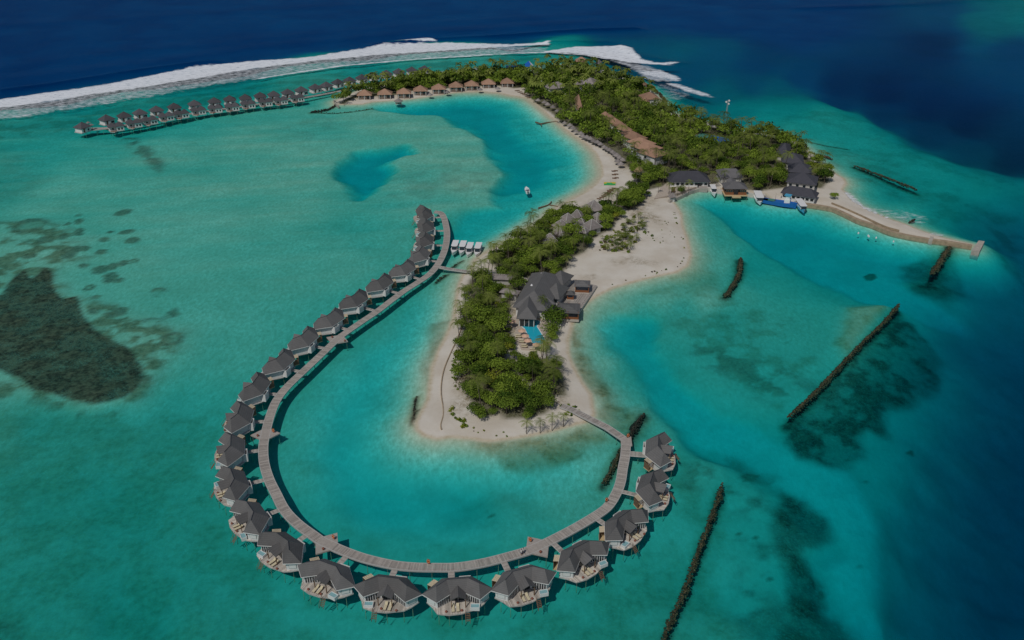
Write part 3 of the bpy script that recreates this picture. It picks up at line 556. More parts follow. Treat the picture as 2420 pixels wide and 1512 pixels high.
def walkway(name, label, P, width, z, board=.30, gap=.03, smooth=True, piles=5.0, cat='boardwalk', m='walk', edge=True, wfun=None, rail=False):
    C = resample(smooth_path(P) if smooth else P, board); mid = C[len(C) // 2]
    root = empty(name, (mid.x, mid.y, 0), 0, label, cat); o2 = Vector((mid.x, mid.y))
    pl = MB(); L, Rr = [], []
    for i in range(len(C) - 1):
        c = (C[i] + C[i + 1]) / 2 - o2; t = tang(C, i); nrm = Vector((-t.y, t.x)); w2 = (wfun(i / len(C)) if wfun else width) / 2 + random.uniform(-.03, .03)
        h = (C[i + 1] - C[i]).length / 2 - gap / 2; dz = random.uniform(-.012, .012)
        q = [c - t * h - nrm * w2, c + t * h - nrm * w2, c + t * h + nrm * w2, c - t * h + nrm * w2]
        pl.prism([(p.x, p.y) for p in q], z - .07 + dz, z + dz)
    link('planks', pl.mesh('planks', M[m]), root, kind='stuff')
    if edge:
        for s in (-1, 1):
            e = MB(); prev = None; W2 = width / 2
            for i in range(0, len(C), 4):
                t = tang(C, i); c = C[i] - o2 + Vector((-t.y, t.x)) * s * W2
                if prev is not None:
                    d = (c - prev).normalized(); nn = Vector((-d.y, d.x)) * .09
                    e.prism([tuple(prev - nn), tuple(c - nn), tuple(c + nn), tuple(prev + nn)], z - .32, z + .035)
                prev = c
            link('edge_beam', e.mesh('edge_beam', M['trim']), root)
    if rail:
        for s in (-1, 1):
            e = MB(); prev = None
            for i in range(0, len(C), max(1, int(1.8 / board))):
                t = tang(C, i); c = C[i] - o2 + Vector((-t.y, t.x)) * s * width / 2
                e.box(c.x - .05, c.x + .05, c.y - .05, c.y + .05, z + .03, z + 1.0)
                if prev is not None: e.bar((prev.x, prev.y, z + 1), (c.x, c.y, z + 1), .05, n=4); e.bar((prev.x, prev.y, z + .55), (c.x, c.y, z + .55), .035, n=4)
                prev = c
            link('railing', e.mesh('railing', M['white']), root)
    st_ = max(1, int(piles / board))
    for i in range(st_ // 2, len(C), st_):
        t = tang(C, i); nrm = Vector((-t.y, t.x)) * (width / 2 - .2)
        for s in (-1, 1):
            c = C[i] - o2 + nrm * s; link('pile', pile_me, root, (c.x, c.y, z - .3))
    return root, C
RINGP = [(1026,500),(1040,502),(1048,512),(1053,530),(1056,550),(1054,575),(1047,600),(1034,625),(1014,648),(985,668),(955,687),(920,713),(890,736),(857,758),(815,787),(797,801),(755,841),
 (710,883),(676,916),(652,948),(637,986),(627,1026),(622,1056),(624,1093),(635,1131),(652,1166),(672,1204),(702,1236),(737,1262),(760,1278),(780,1287),(817,1303),(867,1320),(930,1334),
 (980,1339),(1030,1340),(1080,1339),(1142,1329),(1205,1313),(1249,1300),(1277,1288),(1322,1266),(1372,1239),(1422,1208),(1442,1189),(1459,1159),(1467,1134),(1471,1108),(1477,1076),(1479,1046)]
ZD = 1.15
ring_root, RING = walkway('curved_boardwalk', 'long silvery curved boardwalk sweeping round the lagoon past the grey villas', gp(RINGP, ZD), 2.35, ZD)
walkway('landing_bridge', 'straight timber bridge from the sandy southern tip to the curved boardwalk', gp([(1477,1038),(1434,1009),(1384,984),(1349,966),(1326,958)], ZD), 2.0, ZD, smooth=False)
walkway('landing_bridge', 'short timber bridge from the curved boardwalk to the western shore beside the moored speedboats', gp([(1036,630),(1062,635),(1112,642)], ZD), 1.6, ZD, smooth=False)
def star(u, v, r=3.0, spike=3.9):
    c = G(u, v, ZD); k = min(range(len(RING)), key=lambda i: (RING[i] - c.to_2d()).length); t = tang(RING, k); a = math.atan2(t.y, t.x)
    root = empty('viewing_platform', (RING[k].x, RING[k].y, 0), a)
    pts = [(2.1, 1.1), (.8, 1.3), (0, spike), (-.8, 1.3), (-2.1, 1.1), (-2.1, -1.1), (-.8, -1.3), (0, -spike), (.8, -1.3), (2.1, -1.1)]
    pts = [(2.3, 1.1), (0, spike), (-2.3, 1.1), (-2.3, -1.1), (0, -spike), (2.3, -1.1)]
    link('deck_floor', MB().prism(pts, ZD - .3, ZD + .022).mesh('deck_floor', M['walk']), root)
    for s in (-1, 1):
        link('pile', pile_me, root, (0, s * (spike - .5), ZD - .3))
    return root, RING[k], a
stars = []
for (u, v), d in zip([(797,801),(627,1026),(770,1284),(1268,1290)], ['beside the villas halfway up the left arm', 'at the leftmost bend of the ring', 'at the lower left bend of the ring', 'at the lower right bend of the ring']):
    r_, p_, a_ = star(u, v); tag(r_, 'diamond shaped viewing platform on the curved boardwalk ' + d, 'platform', 'viewing platforms along the boardwalk'); stars.append((p_, a_, d))
rt = empty('corner_platform', tuple(G(1480,1043,ZD).to_2d()) + (0,), 0, 'small triangular platform where the landing bridge meets the curved boardwalk', 'platform')
link('deck_floor', MB().prism([(-1.6,-1.5),(1.3,-1.8),(1.5,2.2),(-1.4,1.2)], ZD - .3, ZD + .02).mesh('deck_floor', M['walk']), rt); link('pile', pile_me, rt, (1.1, 1.6, ZD - .3))

# ------------------------------------------------------------------ overwater villas on the ring
DK, EV, RH = 1.25, 3.78, 2.5
def villa_meshes():
    d = {}
    tl, tr_, fl, fr_, rl, rr = (-7.3, 0), (7.3, 0), (-4.4, 3.0), (4.4, 3.0), (-3.1, -4.6), (3.1, -4.6)
    il, ir = (-1.5, .6), (1.5, .6); E = EV; T = EV + RH
    A, B, C_, D = (-4.35, .6, T - .15), (-2.2, -1.1, T), (2.2, -1.1, T), (4.35, .6, T - .15)
    e = lambda p, dz=0: (p[0], p[1], E + dz)
    # one roof slope per piece so that each hip reads
    def slab(fs):
        m = MB()
        for f in fs:
            n = len(f); m.add([(*p[:2], p[2]) for p in f] + [(p[0], p[1], p[2] - .16) for p in f], [tuple(range(n)), tuple(range(2 * n - 1, n - 1, -1))] + [(i, n + i, n + (i + 1) % n, (i + 1) % n) for i in range(n)])
        return m.mesh('roof', M['roof'])
    d['roof'] = slab([[e(rr), e(rl), B, C_], [e(rl), e(tl), A, B], [e(tl), e(fl), A], [e(fl), e(il), B, A], [e(il), e(ir), C_, B],
                      [e(ir), e(fr_), D, C_], [e(fr_), e(tr_), D], [e(tr_), e(rr), C_, D]])
    GH = 1.35; g0 = (0, -.38, E + GH + .05); g1 = (0, 3.25, E + GH + .05)
    d['porch_roof'] = slab([[(-1.7, 2.75, E + .08), g1, g0, (-1.55, .62, E + .08)][::-1], [(1.7, 2.75, E + .08), g1, g0, (1.55, .62, E + .08)]])
    fa = MB()
    for a, b in [(tl, fl), (fl, il), (ir, fr_), (fr_, tr_), (tr_, rr), (rr, rl), (rl, tl)]:
        a, b = Vector(a), Vector(b); dd = (b - a).normalized(); nn = Vector((-dd.y, dd.x)) * .05
        fa.prism([tuple(a * 1.004 - nn), tuple(b * 1.004 - nn), tuple(b * 1.004 + nn), tuple(a * 1.004 + nn)], E - .27, E - .10)
    d['fascia'] = fa.mesh('fascia', M['white'])
    W = [(-6.35, .05), (-4.35, 2.1), (-1.35, .1), (1.35, .1), (4.35, 2.1), (6.35, .05), (2.75, -3.85), (-2.75, -3.85)][::-1]
    w_ = MB().prism(W, DK, E - .02)
    d['wall'] = w_.mesh('wall', M['white'])
    hc = MB().box(-1.3, 1.3, .12, .16, DK + .02, DK + 2.2, 0).box(-.03, .03, .14, .2, DK + .02, DK + 2.2, 1)
    d['sliding_door'] = hc.mesh('sliding_door', [M['glass'], M['white']])
    # windows stand on the two slanting wing walls
    ww = MB().box(-.24, .24, -.03, .03, 0, 2.05, 1).box(-.17, .17, .025, .05, .12, 1.93, 0)
    d['window'] = ww.mesh('window', [M['glass'], M['white']])
    sw = MB().box(-.9, .9, -.04, .06, 0, 1.5, 1).box(-.8, .8, .05, .09, .1, 1.4, 0)
    d['shutter'] = sw.mesh('shutter', [M['white'], M['trim']])
    fp = [(-6.5, -.2), (-5.3, 1.7), (-4.1, 3.0), (-.6, 4.25), (2.0, 4.4), (4.4, 3.7), (5.3, 1.7), (6.5, -.2), (3.2, -4.2), (-3.2, -4.2)][::-1]
    d['floor'] = MB().prism(fp, DK - .32, DK - .075).mesh('floor', M['trim'])
    dk = MB(); poly = [(-5.2, 1.75), (-4.1, 3.0), (-.6, 4.25), (2.0, 4.4), (4.4, 3.7), (5.2, 1.75)]
    x = -5.15
    def yt(x):
        for (a, b), (c, q) in zip(poly, poly[1:]):
            if a <= x <= c: return b + (q - b) * (x - a) / (c - a)
        return 1.75
    def yb(x):
        ax = abs(x)
        if ax < 1.35: return .1
        if ax < 4.35: return .1 + (ax - 1.35) * .667
        return 1.7
    while x < 5.1:
        x1 = x + .2; a, b = yb(x + .1), yt(x + .1)
        if b > a: dk.box(x, x1 - .025, a - .3 if False else a, b + .03, DK - .07, DK)
        x = x1
    d['deck_planks'] = dk.mesh('deck_planks', M['deck'])
    # slatted shade over the outdoor shower, rear corner
    pg = MB()
    for i in range(8): pg.box(-1.0 + i * .27, -.86 + i * .27, -.85, .85, 0, .1)
    d['pergola_slats'] = pg.mesh('pergola_slats', M['slat'])
    pf = MB()
    for x in (-1, 1):
        for y in (-.75, .75): pf.box(x - .06, x + .06, y - .06, y + .06, -2.3, 0)
    pf.box(-1.1, 1.1, -.8, -.68, -.14, 0).box(-1.1, 1.1, .68, .8, -.14, 0)
    d['pergola_frame'] = pf.mesh('pergola_frame', M['wood'])
    d['shower_screen'] = MB().box(-1.05, 1.05, -.8, -.74, -2.3, -.5).box(-1.05, -.99, -.74, .8, -2.3, -.5).mesh('shower_screen', M['wood'])
    d['shower_floor'] = MB().box(-1.1, 1.1, -.85, .85, -2.55, -2.31).mesh('shower_floor', M['tan'])
    # white walled bathroom court at the back
    cw = MB().box(-1.2, 1.2, -1.15, -1.05, -.2, 2.15).box(-1.2, -1.1, -1.05, .3, -.2, 2.15).box(1.1, 1.2, -1.05, .3, -.2, 2.15)
    for i in range(9): cw.box(-1.1 + i * .27, -1.02 + i * .27, -1.2, -1.155, .05, 2.0)
    d['court_screen'] = cw.mesh('court_screen', M['white'])
    d['court_floor'] = MB().box(-1.1, 1.1, -1.04, .3, -.2, -.02).mesh('court_floor', M['deck'])
    # plunge pool: white tub with water
    d['plunge_pool'] = MB().box(-.95, .95, -.7, -.58, -.35, .55).box(-.95, .95, .58, .7, -.35, .55).box(-.95, -.83, -.58, .58, -.35, .55).box(.83, .95, -.58, .58, -.35, .55).box(-.83, .83, -.58, .58, -.35, -.2).mesh('plunge_pool', M['white'])
    d['pool_water'] = MB().box(-.828, .828, -.578, .578, -.19, .42).mesh('pool_water', M['spa'])
    stp = MB()
    for i in range(5): stp.box(-.42, .42, i * .24, i * .24 + .2, -.28 * i - .12, -.28 * i - .06)
    d['steps'] = stp.bar((-.45, 0, -.05), (-.45, 1.4, -1.75), .05).bar((.45, 0, -.05), (.45, 1.4, -1.75), .05).bar((.45, 0, .9), (.45, 1.5, -.9), .04).bar((.45, 0, -.05), (.45, 0, .9), .04).bar((.45, 1.5, -1.8), (.45, 1.5, -.9), .04).mesh('steps', M['wood'])
    d['post'] = MB().box(-.09, .09, -.09, .09, DK, EV + .05).mesh('post', M['wood'])
    d['ridge_cap'] = MB().bar((-4.35, .6, T - .1), (-2.2, -1.1, T + .05), .07).bar((-2.2, -1.1, T + .05), (2.2, -1.1, T + .05), .07).bar((2.2, -1.1, T + .05), (4.35, .6, T - .1), .07).mesh('ridge_cap', M['roof_dark'])
    return d
VM = villa_meshes()
def build_villa(name, loc, rz, mirror, side=1):
    r_ = empty(name, loc, rz); s = -1 if mirror else 1
    for k in ('roof', 'porch_roof', 'fascia', 'wall', 'floor', 'ridge_cap', 'sliding_door'): link(k, VM[k], r_)
    link('deck_planks', VM['deck_planks'], r_, kind='stuff')
    for sx in (-1, 1):
        for i in range(6):
            t = .1 + i * .145; x = 4.35 - 3.0 * t; y = 2.1 - 2.0 * t
            link('window', VM['window'], r_, (sx * x + sx * -.02, y + .05, DK + .12), math.atan2(2.0, 3.0) * sx)
        link('shutter', VM['shutter'], r_, (sx * 5.38, 1.12, DK + .5), sx * -math.atan2(2.05, 2.0))
    a = math.atan2(-(4.2 - .2), -3.3); px_, py_ = 4.85, -3.35
    pr = link('pergola_frame', VM['pergola_frame'], r_, (px_, py_, EV - .25), R(48))
    link('pergola_slats', VM['pergola_slats'], pr, kind='stuff')
    link('shower_screen', VM['shower_screen'], r_, (px_, py_, EV - .25), R(48)); link('shower_floor', VM['shower_floor'], r_, (px_, py_, EV - .25), R(48))
    cs = link('court_screen', VM['court_screen'], r_, (-1.7, -4.15, DK), 0); link('court_floor', VM['court_floor'], cs)
    jp = link('plunge_pool', VM['plunge_pool'], r_, (s * -3.35, 2.95, DK + .2), R(-8) * s); link('pool_water', VM['pool_water'], jp)
    link('steps', VM['steps'], r_, (s * -1.75, 4.25, DK - .02), 0)
    for sx in (-1, 1): link('post', VM['post'], r_, (sx * 1.45, 2.5, 0))
    for x, y in [(-5.4, 1.2), (-3.9, 2.8), (-.6, 3.9), (2.0, 4.05), (4.1, 3.4), (5.5, 1.1), (2.9, -3.9), (-2.9, -3.9), (0, -1)]:
        link('pile', pile_me, r_, (x, y, DK - .32))
    return r_
lounger_fr = MB().box(-.33, .33, -1.0, 1.0, .26, .32, 0)
for x in (-.28, .28):
    for y in (-.85, .85): lounger_fr.box(x - .03, x + .03, y - .03, y + .03, 0, .26)
lf_me = lounger_fr.mesh('frame', M['wood'])
lc_me = MB().box(-.3, .3, -.35, .98, .325, .42).add([(-.3,-.38,.325),(.3,-.38,.325),(.3,-1.0,.62),(-.3,-1.0,.62),(-.3,-.34,.42),(.3,-.34,.42),(.3,-.98,.72),(-.3,-.98,.72)], [(0,3,2,1),(4,5,6,7),(0,1,5,4),(1,2,6,5),(2,3,7,6),(3,0,4,7)]).mesh('cushion', M['cushion'])
def lounger(p, rz, label, group):
    r_ = empty('sun_lounger', p, rz, label, 'sun lounger', group); link('frame', lf_me, r_); link('cushion', lc_me, r_); return r_
VIL = [(1555,1061),(1540,1149),(1477,1238),(1376,1312),(1237,1372),(1081,1398),(915,1394),(771,1358),(664,1292),(590,1219),(549,1140),(546,1060),(566,985),(604,915),(661,857),(719,802),
 (780,756),(838,710),(899,671),(953,637),(993,602),(1004,567),(1006,534),(1003,504)]
ring_np = np.array([(p.x, p.y) for p in RING])
near_of = ['first from the landing bridge', 'second from the landing bridge', 'third from the landing bridge', 'fourth from the landing bridge', 'fifth from the landing bridge',
 'bottom centre, plunge pool right', 'bottom centre, plunge pool left', 'right of the lower left platform', 'left of the lower left platform', 'second left of the lower left platform', 'second below the leftmost platform', 'just below the leftmost platform', 'just above the leftmost platform',
 'second above the leftmost platform', 'third above the leftmost platform', 'just below the left arm platform', 'just above the left arm platform', 'seventh from the top end', 'sixth from the top end',
 'fifth from the top end', 'fourth from the top end', 'third from the top end', 'second from the top end', 'at the top end']
for i, (u, v) in enumerate(VIL):
    c = G(u, v - 1.1 * pxm(u, v), 5.0); d2 = np.hypot(ring_np[:, 0] - c.x, ring_np[:, 1] - c.y); k = int(d2.argmin())
    lo = max(0, k - 12); hi = min(len(ring_np) - 1, k + 12)
    t = Vector(ring_np[hi] - ring_np[lo]).normalized(); nrm = Vector((-t.y, t.x)); off = Vector((c.x, c.y)) - Vector(ring_np[k])
    if nrm.dot(off) < 0: nrm = -nrm
    if i >= 22 or i == 0: nrm = (nrm + off.normalized() * .5).normalized()
    rz = math.atan2(nrm.y, nrm.x) - math.pi / 2
    mirror = i in (6, 8, 10, 12, 2)
    c = c + Vector((nrm.x, nrm.y, 0)) * .9 * abs(nrm.x)
    r_ = build_villa('overwater_villa', (c.x, c.y, 0), rz, mirror); YS = .87; r_.scale = (1.01, YS, 1)
    tag(r_, 'charcoal roofed white overwater villa, ' + near_of[i], 'villa', 'villas round the curved boardwalk')
    # access bridge
    mtx = Matrix.Rotation(rz, 2); a = mtx @ Vector((1.2 if i != 0 else -.5, -4.0 * YS)) + Vector((c.x, c.y)); k2 = int(np.hypot(ring_np[:, 0] - a.x, ring_np[:, 1] - a.y).argmin()); b = Vector(ring_np[k2])
    dd = (a - b).normalized(); wdt = 1.25 if i else 2.0; b = b + dd * 1.15
    br = empty('villa_bridge', (b.x, b.y, 0), 0, 'short plank bridge to the villa ' + near_of[i], 'bridge', 'access bridges to the villas')
    n2_ = Vector((-dd.y, dd.x)) * wdt / 2; ln = (a - b).length; pb = MB(); kk = max(2, int(ln / .3))
    for q in range(kk):
        p0 = dd * (ln * q / kk + .015); p1 = dd * (ln * (q + 1) / kk - .015)
        pb.prism([tuple(p0 - n2_), tuple(p1 - n2_), tuple(p1 + n2_), tuple(p0 + n2_)], ZD - .1, ZD - .02)
    link('planks', pb.mesh('planks', M['walk']), br, kind='stuff')
    for s in (-1, 1):
        q0 = n2_ * s; pr_ = dd * ln
        link('edge_beam', MB().bar((q0.x, q0.y, ZD - .1), (q0.x + pr_.x, q0.y + pr_.y, ZD - .1), .09, n=4).mesh('edge_beam', M['trim']), br)
    link('pile', pile_me, br, tuple(dd * ln * .5) + (ZD - .3,))
    if i <= 13:
        if i in (0, 2, 5, 7, 10):
            p = (Matrix.Rotation(rz, 2) @ Vector(((-1 if mirror else 1) * .65, 1.9 + .1 * i % .5))) + Vector((c.x, c.y)); tag(link('towel', MB().box(-.22, .22, -.5, .5, 0, .05, rz=.4 * i).box(-.1, .3, -.2, .35, .05, .1, rz=i).mesh('towel', M['white']), None, (p.x, p.y, DK + .01)), 'crumpled white towel on the deck, villa ' + near_of[i], 'towel', 'white towels on the villa decks')
        s = -1 if mirror else 1
        for j, x in enumerate((.15, 1.15)):
            p = mtx @ Vector((x * s, 2.75 * YS)) + Vector((c.x, c.y))
            lounger((p.x, p.y, DK), rz, 'cream lounger, %s of two, villa %s' % (('first', 'second')[j], near_of[i]), 'deck loungers of the ring villas')
        for j, (x, y) in enumerate(((2.6, 3.55), (-.6, 3.55))):
            p = mtx @ Vector((x * s, y * YS)) + Vector((c.x, c.y)); pm = MB().cone((0, 0), .16, 0, .32, 8, rt=.22).cone((0, 0), .3, .32, .7, 7, 0).mesh('clay_pot', M['red'])
            tag(link('clay_pot', pm, None, (p.x, p.y, DK)), 'red clay pot, %s on the deck, villa %s' % (('first', 'second')[j], near_of[i]), 'pot', 'red pots on the villa decks')
# life buoy stands and pots on the walkway
bm = bmesh.new(); bmesh.ops.create_circle(bm, segments=12, radius=.34)
bmesh.ops.delete(bm, geom=bm.verts[:], context='VERTS'); vs = []
for i in range(14):
    a = 2 * math.pi * i / 14
    vs.append([bm.verts.new(((.34 + .1 * math.cos(b)) * math.cos(a), .1 * math.sin(b), (.34 + .1 * math.cos(b)) * math.sin(a))) for b in [2 * math.pi * j / 6 for j in range(6)]])
for i in range(14):
    for j in range(6): bm.faces.new([vs[i][j], vs[(i + 1) % 14][j], vs[(i + 1) % 14][(j + 1) % 6], vs[i][(j + 1) % 6]])
buoy_me = bpy.data.meshes.new('life_ring'); bm.to_mesh(buoy_me); bm.free(); buoy_me.materials.append(M['orange'])
post_me = MB().box(-.06, .06, -.06, .06, 0, 1.3).box(-.4, .4, -.05, .05, 1.25, 1.32).box(-.35, .35, -.12, -.06, .2, .9).mesh('post', M['orange_wood'])
for (u, v), d in zip([(789,1271),(1013,1329),(1253,1277),(1483,1031),(647,1019),(1432,1183)], ['the inner corner of the lower left platform', 'the inner edge at the bottom of the boardwalk', 'the inner corner of the lower right platform', 'the corner where the landing bridge joins', 'the inner corner of the leftmost platform', 'the inner edge of the right arm']):
    p = G(u, v + 3, ZD); r_ = empty('lifebuoy_stand', (p.x, p.y, ZD), R(random.uniform(-40, 40)), 'orange life ring on a post at ' + d, 'lifebuoy', 'orange life ring stands on the boardwalk')
    link('post', post_me, r_); link('life_ring', buoy_me, r_, (0, -.15, .85))
for (u, v), d in zip([(764,1299),(1277,1306),(609,1031),(785,798),(815,807)], ['the outer point of the lower left platform', 'the outer point of the lower right platform', 'the outer point of the leftmost platform', 'the outer point of the left arm platform', 'the inner point of the left arm platform']):
    p = G(u, v, ZD); tag(link('clay_pot', MB().cone((0, 0), .2, 0, .45, 8, rt=.3).cone((0, 0), .34, .45, .85, 7).mesh('clay_pot', M['red']), None, (p.x, p.y, ZD)), 'dark red pot at ' + d, 'pot', 'red pots on the viewing platforms')
# two guests on the walkway: a small standing figure each
def person(p, rz, label, shirt, pose=0):
    me = bpy.data.meshes.new('body'); sk_ = [(0,0,.95),(0,0,1.2),(0,0,1.42),(0,.01,1.52),(0,.02,1.64),(.18,0,1.40),(.24,.05,1.13),(.22,.16,.93),(-.18,0,1.40),(-.25,-.02,1.14),(-.24,.06,.9),(.09,0,.9),(.10,.04,.5),(.10,0,.07),(.10,.13,.03),(-.09,0,.9),(-.11,-.04,.5),(-.11,-.12,.07),(-.11,.01,.03)]
    ed = [(0,1),(1,2),(2,3),(3,4),(2,5),(5,6),(6,7),(2,8),(8,9),(9,10),(0,11),(11,12),(12,13),(13,14),(0,15),(15,16),(16,17),(17,18)]
    rad = [.15,.14,.15,.06,.105,.07,.05,.035,.07,.05,.035,.1,.07,.045,.04,.1,.07,.045,.04]
    me.from_pydata(sk_, ed, []); r_ = empty('person', p, rz, label, 'person', None)
    o = link('body', me, r_); md = o.modifiers.new('skin', 'SKIN'); 
    for i, q in enumerate(me.skin_vertices[0].data): q.radius = (rad[i], rad[i] * .8); q.use_root = (i == 0)
    o.modifiers.new('sub', 'SUBSURF').levels = 1; me.materials.append(M['skin'])
    link('hair', MB().cone((0, .0), .12, 1.62, 1.78, 8, rt=.07).mesh('hair', M['dark']), r_)
    link('shirt', MB().cone((0, 0), .23, .92, 1.46, 10, rt=.2).mesh('shirt', shirt), r_); link('shorts', MB().cone((0, 0), .25, .62, .93, 10, rt=.21).mesh('shorts', M['navy'] if shirt is not M['navy'] else M['white']), r_)
    return r_
for u, v, s, l in [(1232, 1311, M['white'], 'person in a white top walking on the boardwalk just left of the lower right platform'), (1236, 1308, M['white'], 'second person in white walking just behind the first on the boardwalk')]:
    p = G(u, v, ZD); person((p.x, p.y, ZD + .01), R(-70), l, s)

# ------------------------------------------------------------------ far pier with its two rows of dark roofed bungalows
def far_meshes(front):
    d = {}; E, RT = 4.0, 6.5; s = 3.55
    def pyr(cx, cy, hw, hd, e, t, ridge=0):
        vs = [(cx - hw, cy - hd, e), (cx + hw, cy - hd, e), (cx + hw, cy + hd, e), (cx - hw, cy + hd, e), (cx - ridge, cy, t), (cx + ridge, cy, t)]
        vs += [(x, y, z - .15) for x, y, z in vs[:4]]
        return vs, [(0, 1, 5, 4), (1, 2, 5), (2, 3, 4, 5), (3, 0, 4), (6, 0, 3, 9), (7, 1, 0, 6), (8, 2, 1, 7), (9, 3, 2, 8), (9, 8, 7, 6)]
    if not front:
        d['roof'] = MB().add(*pyr(0, 0, s, s * .95, E, RT, .3)).add([(0, 0, RT + .25), (-.3, -.3, RT - .2), (.3, -.3, RT - .2), (.3, .3, RT - .2), (-.3, .3, RT - .2)], [(1, 2, 0), (2, 3, 0), (3, 4, 0), (4, 1, 0)]).mesh('roof', M['roof_far'])
        d['wall'] = MB().box(-2.9, 2.9, -2.7, 2.7, 1.6, E - .02).mesh('wall', M['white'])
        d['floor'] = MB().box(-3.6, 3.2, -3.0, 2.9, 1.3, 1.59).mesh('floor', M['trim'])
        d['door'] = MB().box(-1.9, -1.0, -2.76, -2.71, 1.62, 3.6).mesh('door', M['wood'])
        d['bay'] = MB().box(-1.0, .2, -3.3, -2.7, 1.6, 3.2).mesh('bay', M['white'])
    else:
        d['roof'] = MB().add(*pyr(-1.5, .5, 2.4, 2.6, E, 5.9, .2)).add(*pyr(2.2, .2, 2.4, 2.5, E - .02, 5.9, .4)).mesh('roof', M['roof_far'])
        d['wall'] = MB().box(-3.2, .2, -.4, 2.4, 1.6, E - .04).box(.2, 4.0, -1.9, 2.2, 1.6, E - .04).mesh('wall', M['white'])
        d['floor'] = MB().prism([(-3.4, 2.6), (-3.2, -1.8), (-1.5, -3.9), (.2, -2.2), (4.1, -2.1), (4.1, 2.5)][::-1] if False else [(-3.4, 2.6), (-3.3, -1.6), (-1.4, -3.9), (.3, -2.2), (4.1, -2.1), (4.1, 2.5)], 1.3, 1.59).mesh('floor', M['trim'])
        d['deck'] = MB().prism([(-3.1, -.45), (-3.0, -1.6), (-1.4, -3.5), (.1, -2.0), (.1, -.45)], 1.59, 1.66).mesh('deck', M['orange_wood'])
        d['screen'] = MB().bar((-3.3, -1.6, 1.6), (-1.4, -3.8, 1.6), .04).bar((-3.3, -1.6, 2.4), (-1.4, -3.8, 2.4), .05).bar((-1.4, -3.8, 2.4), (.3, -2.1, 2.4), .05).bar((-1.4, -3.8, 1.6), (-1.4, -3.8, 2.4), .05).bar((-.6, -3.0, 1.6), (-.6, -3.0, 2.4), .05).bar((-2.4, -2.6, 1.6), (-2.4, -2.6, 2.4), .05).mesh('screen', M['white'])
    return d
FB, FF = far_meshes(False), far_meshes(True)
glaz = MB().box(-.5, .5, -.03, .03, 0, 1.1, 1).box(-.42, .42, -.06, -.03, .08, 1.02, 0).mesh('window', [M['glass'], M['trim']])
rowB = [(195,300),(252,282),(294,275),(331,268),(370,261),(412,254),(460,247),(507,241),(543,236),(580,233),(615,228),(647,225),(680,220),(712,214),(745,208),(771,203),(798,196),(826,191),(855,185),(882,180),(913,175),(942,171),(973,167),(1003,164)]
rowF = [(272,298),(315,290),(352,283),(391,274),(427,268),(467,260),(507,255),(547,251),(585,245),(626,240),(662,236),(701,230)]
ordn = ['first', 'second', 'third', 'fourth', 'fifth', 'sixth', 'seventh', 'eighth', 'ninth', 'tenth', 'eleventh', 'twelfth', 'thirteenth', 'fourteenth', 'fifteenth', 'sixteenth', 'seventeenth', 'eighteenth', 'nineteenth', 'twentieth', 'twenty first', 'twenty second', 'twenty third', 'twenty fourth', 'twenty fifth']
for row, D_, lab in ((rowB, FB, 'dark pyramid roofed pier bungalow, back row, %s from the left'), (rowF, FF, 'dark twin roofed pier bungalow, front row, %s from the left')):
    for i, (u, v) in enumerate(row):
        c = G(u, v, 3.8); nx_, px2 = row[min(i + 1, len(row) - 1)], row[max(i - 1, 0)]
        t = (G(*nx_, 3.8) - G(*px2, 3.8)); rz = math.atan2(t.y, t.x) - (R(8) if D_ is FF else R(2))
        r_ = empty('pier_bungalow', (c.x, c.y, 0), rz, lab % ordn[i], 'bungalow', 'bungalows along the far pier')
        for k, me in D_.items(): link(k, me, r_)
        if D_ is FB:
            link('window', glaz, r_, (1.3, -2.72, 2.0)); link('window', glaz, r_, (2.2, -2.72, 2.0)) if i % 2 else None
        else:
            link('window', glaz, r_, (1.3, -1.92, 2.0)); link('window', glaz, r_, (2.9, -1.92, 2.0)); link('window', glaz, r_, (-1.5, -.42, 2.0))
        for x, y in [(-2.6, -2.4), (2.6, -2.2), (-1.4, -3.2), (2.6, 2.2), (-2.6, 2.2)][: (5 if D_ is FF else 4)]: link('pile', pile_me, r_, (x, y, 1.3))
walkway('far_pier', 'straight pale pier running between the two rows of dark roofed bungalows', gp([(208,306),(238,304),(290,296),(400,276),(500,261),(600,247),(700,233),(760,223),(832,209),(880,198),(930,189),(1000,182)], 1.6), 2.0, 1.6, board=1.1, gap=.12, piles=9)
walkway('railed_jetty', 'thin jetty with white railings above the western treetops', gp([(1018,176),(1050,172),(1085,169),(1130,163)], 1.8), 1.6, 1.8, board=1.0, gap=.1, piles=8, cat='jetty', rail=True)
r_ = empty('pier_head_deck', tuple(G(226,304,1.6).to_2d()) + (0,), R(8), 'open pale deck near the left end of the far pier with two small shade roofs', 'deck')
link('deck_floor', MB().prism([(-6,-1),(-2.5,-3.2),(9,-.6),(9,2),(-4,2.2)], 1.3, 1.62).mesh('deck_floor', M['walk']), r_)
for x, y in ((-4.2, 3.2), (-1.2, -1.6)):
    s_ = link('shade_roof', MB().cone((0, 0), 1.4, 4.1, 5.0, 4).mesh('shade_roof', M['roof_thatch']), r_, (x, y, 0)); link('post', MB().box(-.08, .08, -.08, .08, 1.6, 4.1).mesh('post', M['wood']), s_)
for x, y in ((-5, -.5), (-2.5, -2.6), (4, -1.2), (8.5, 0)): link('pile', pile_me, r_, (x, y, 1.3))
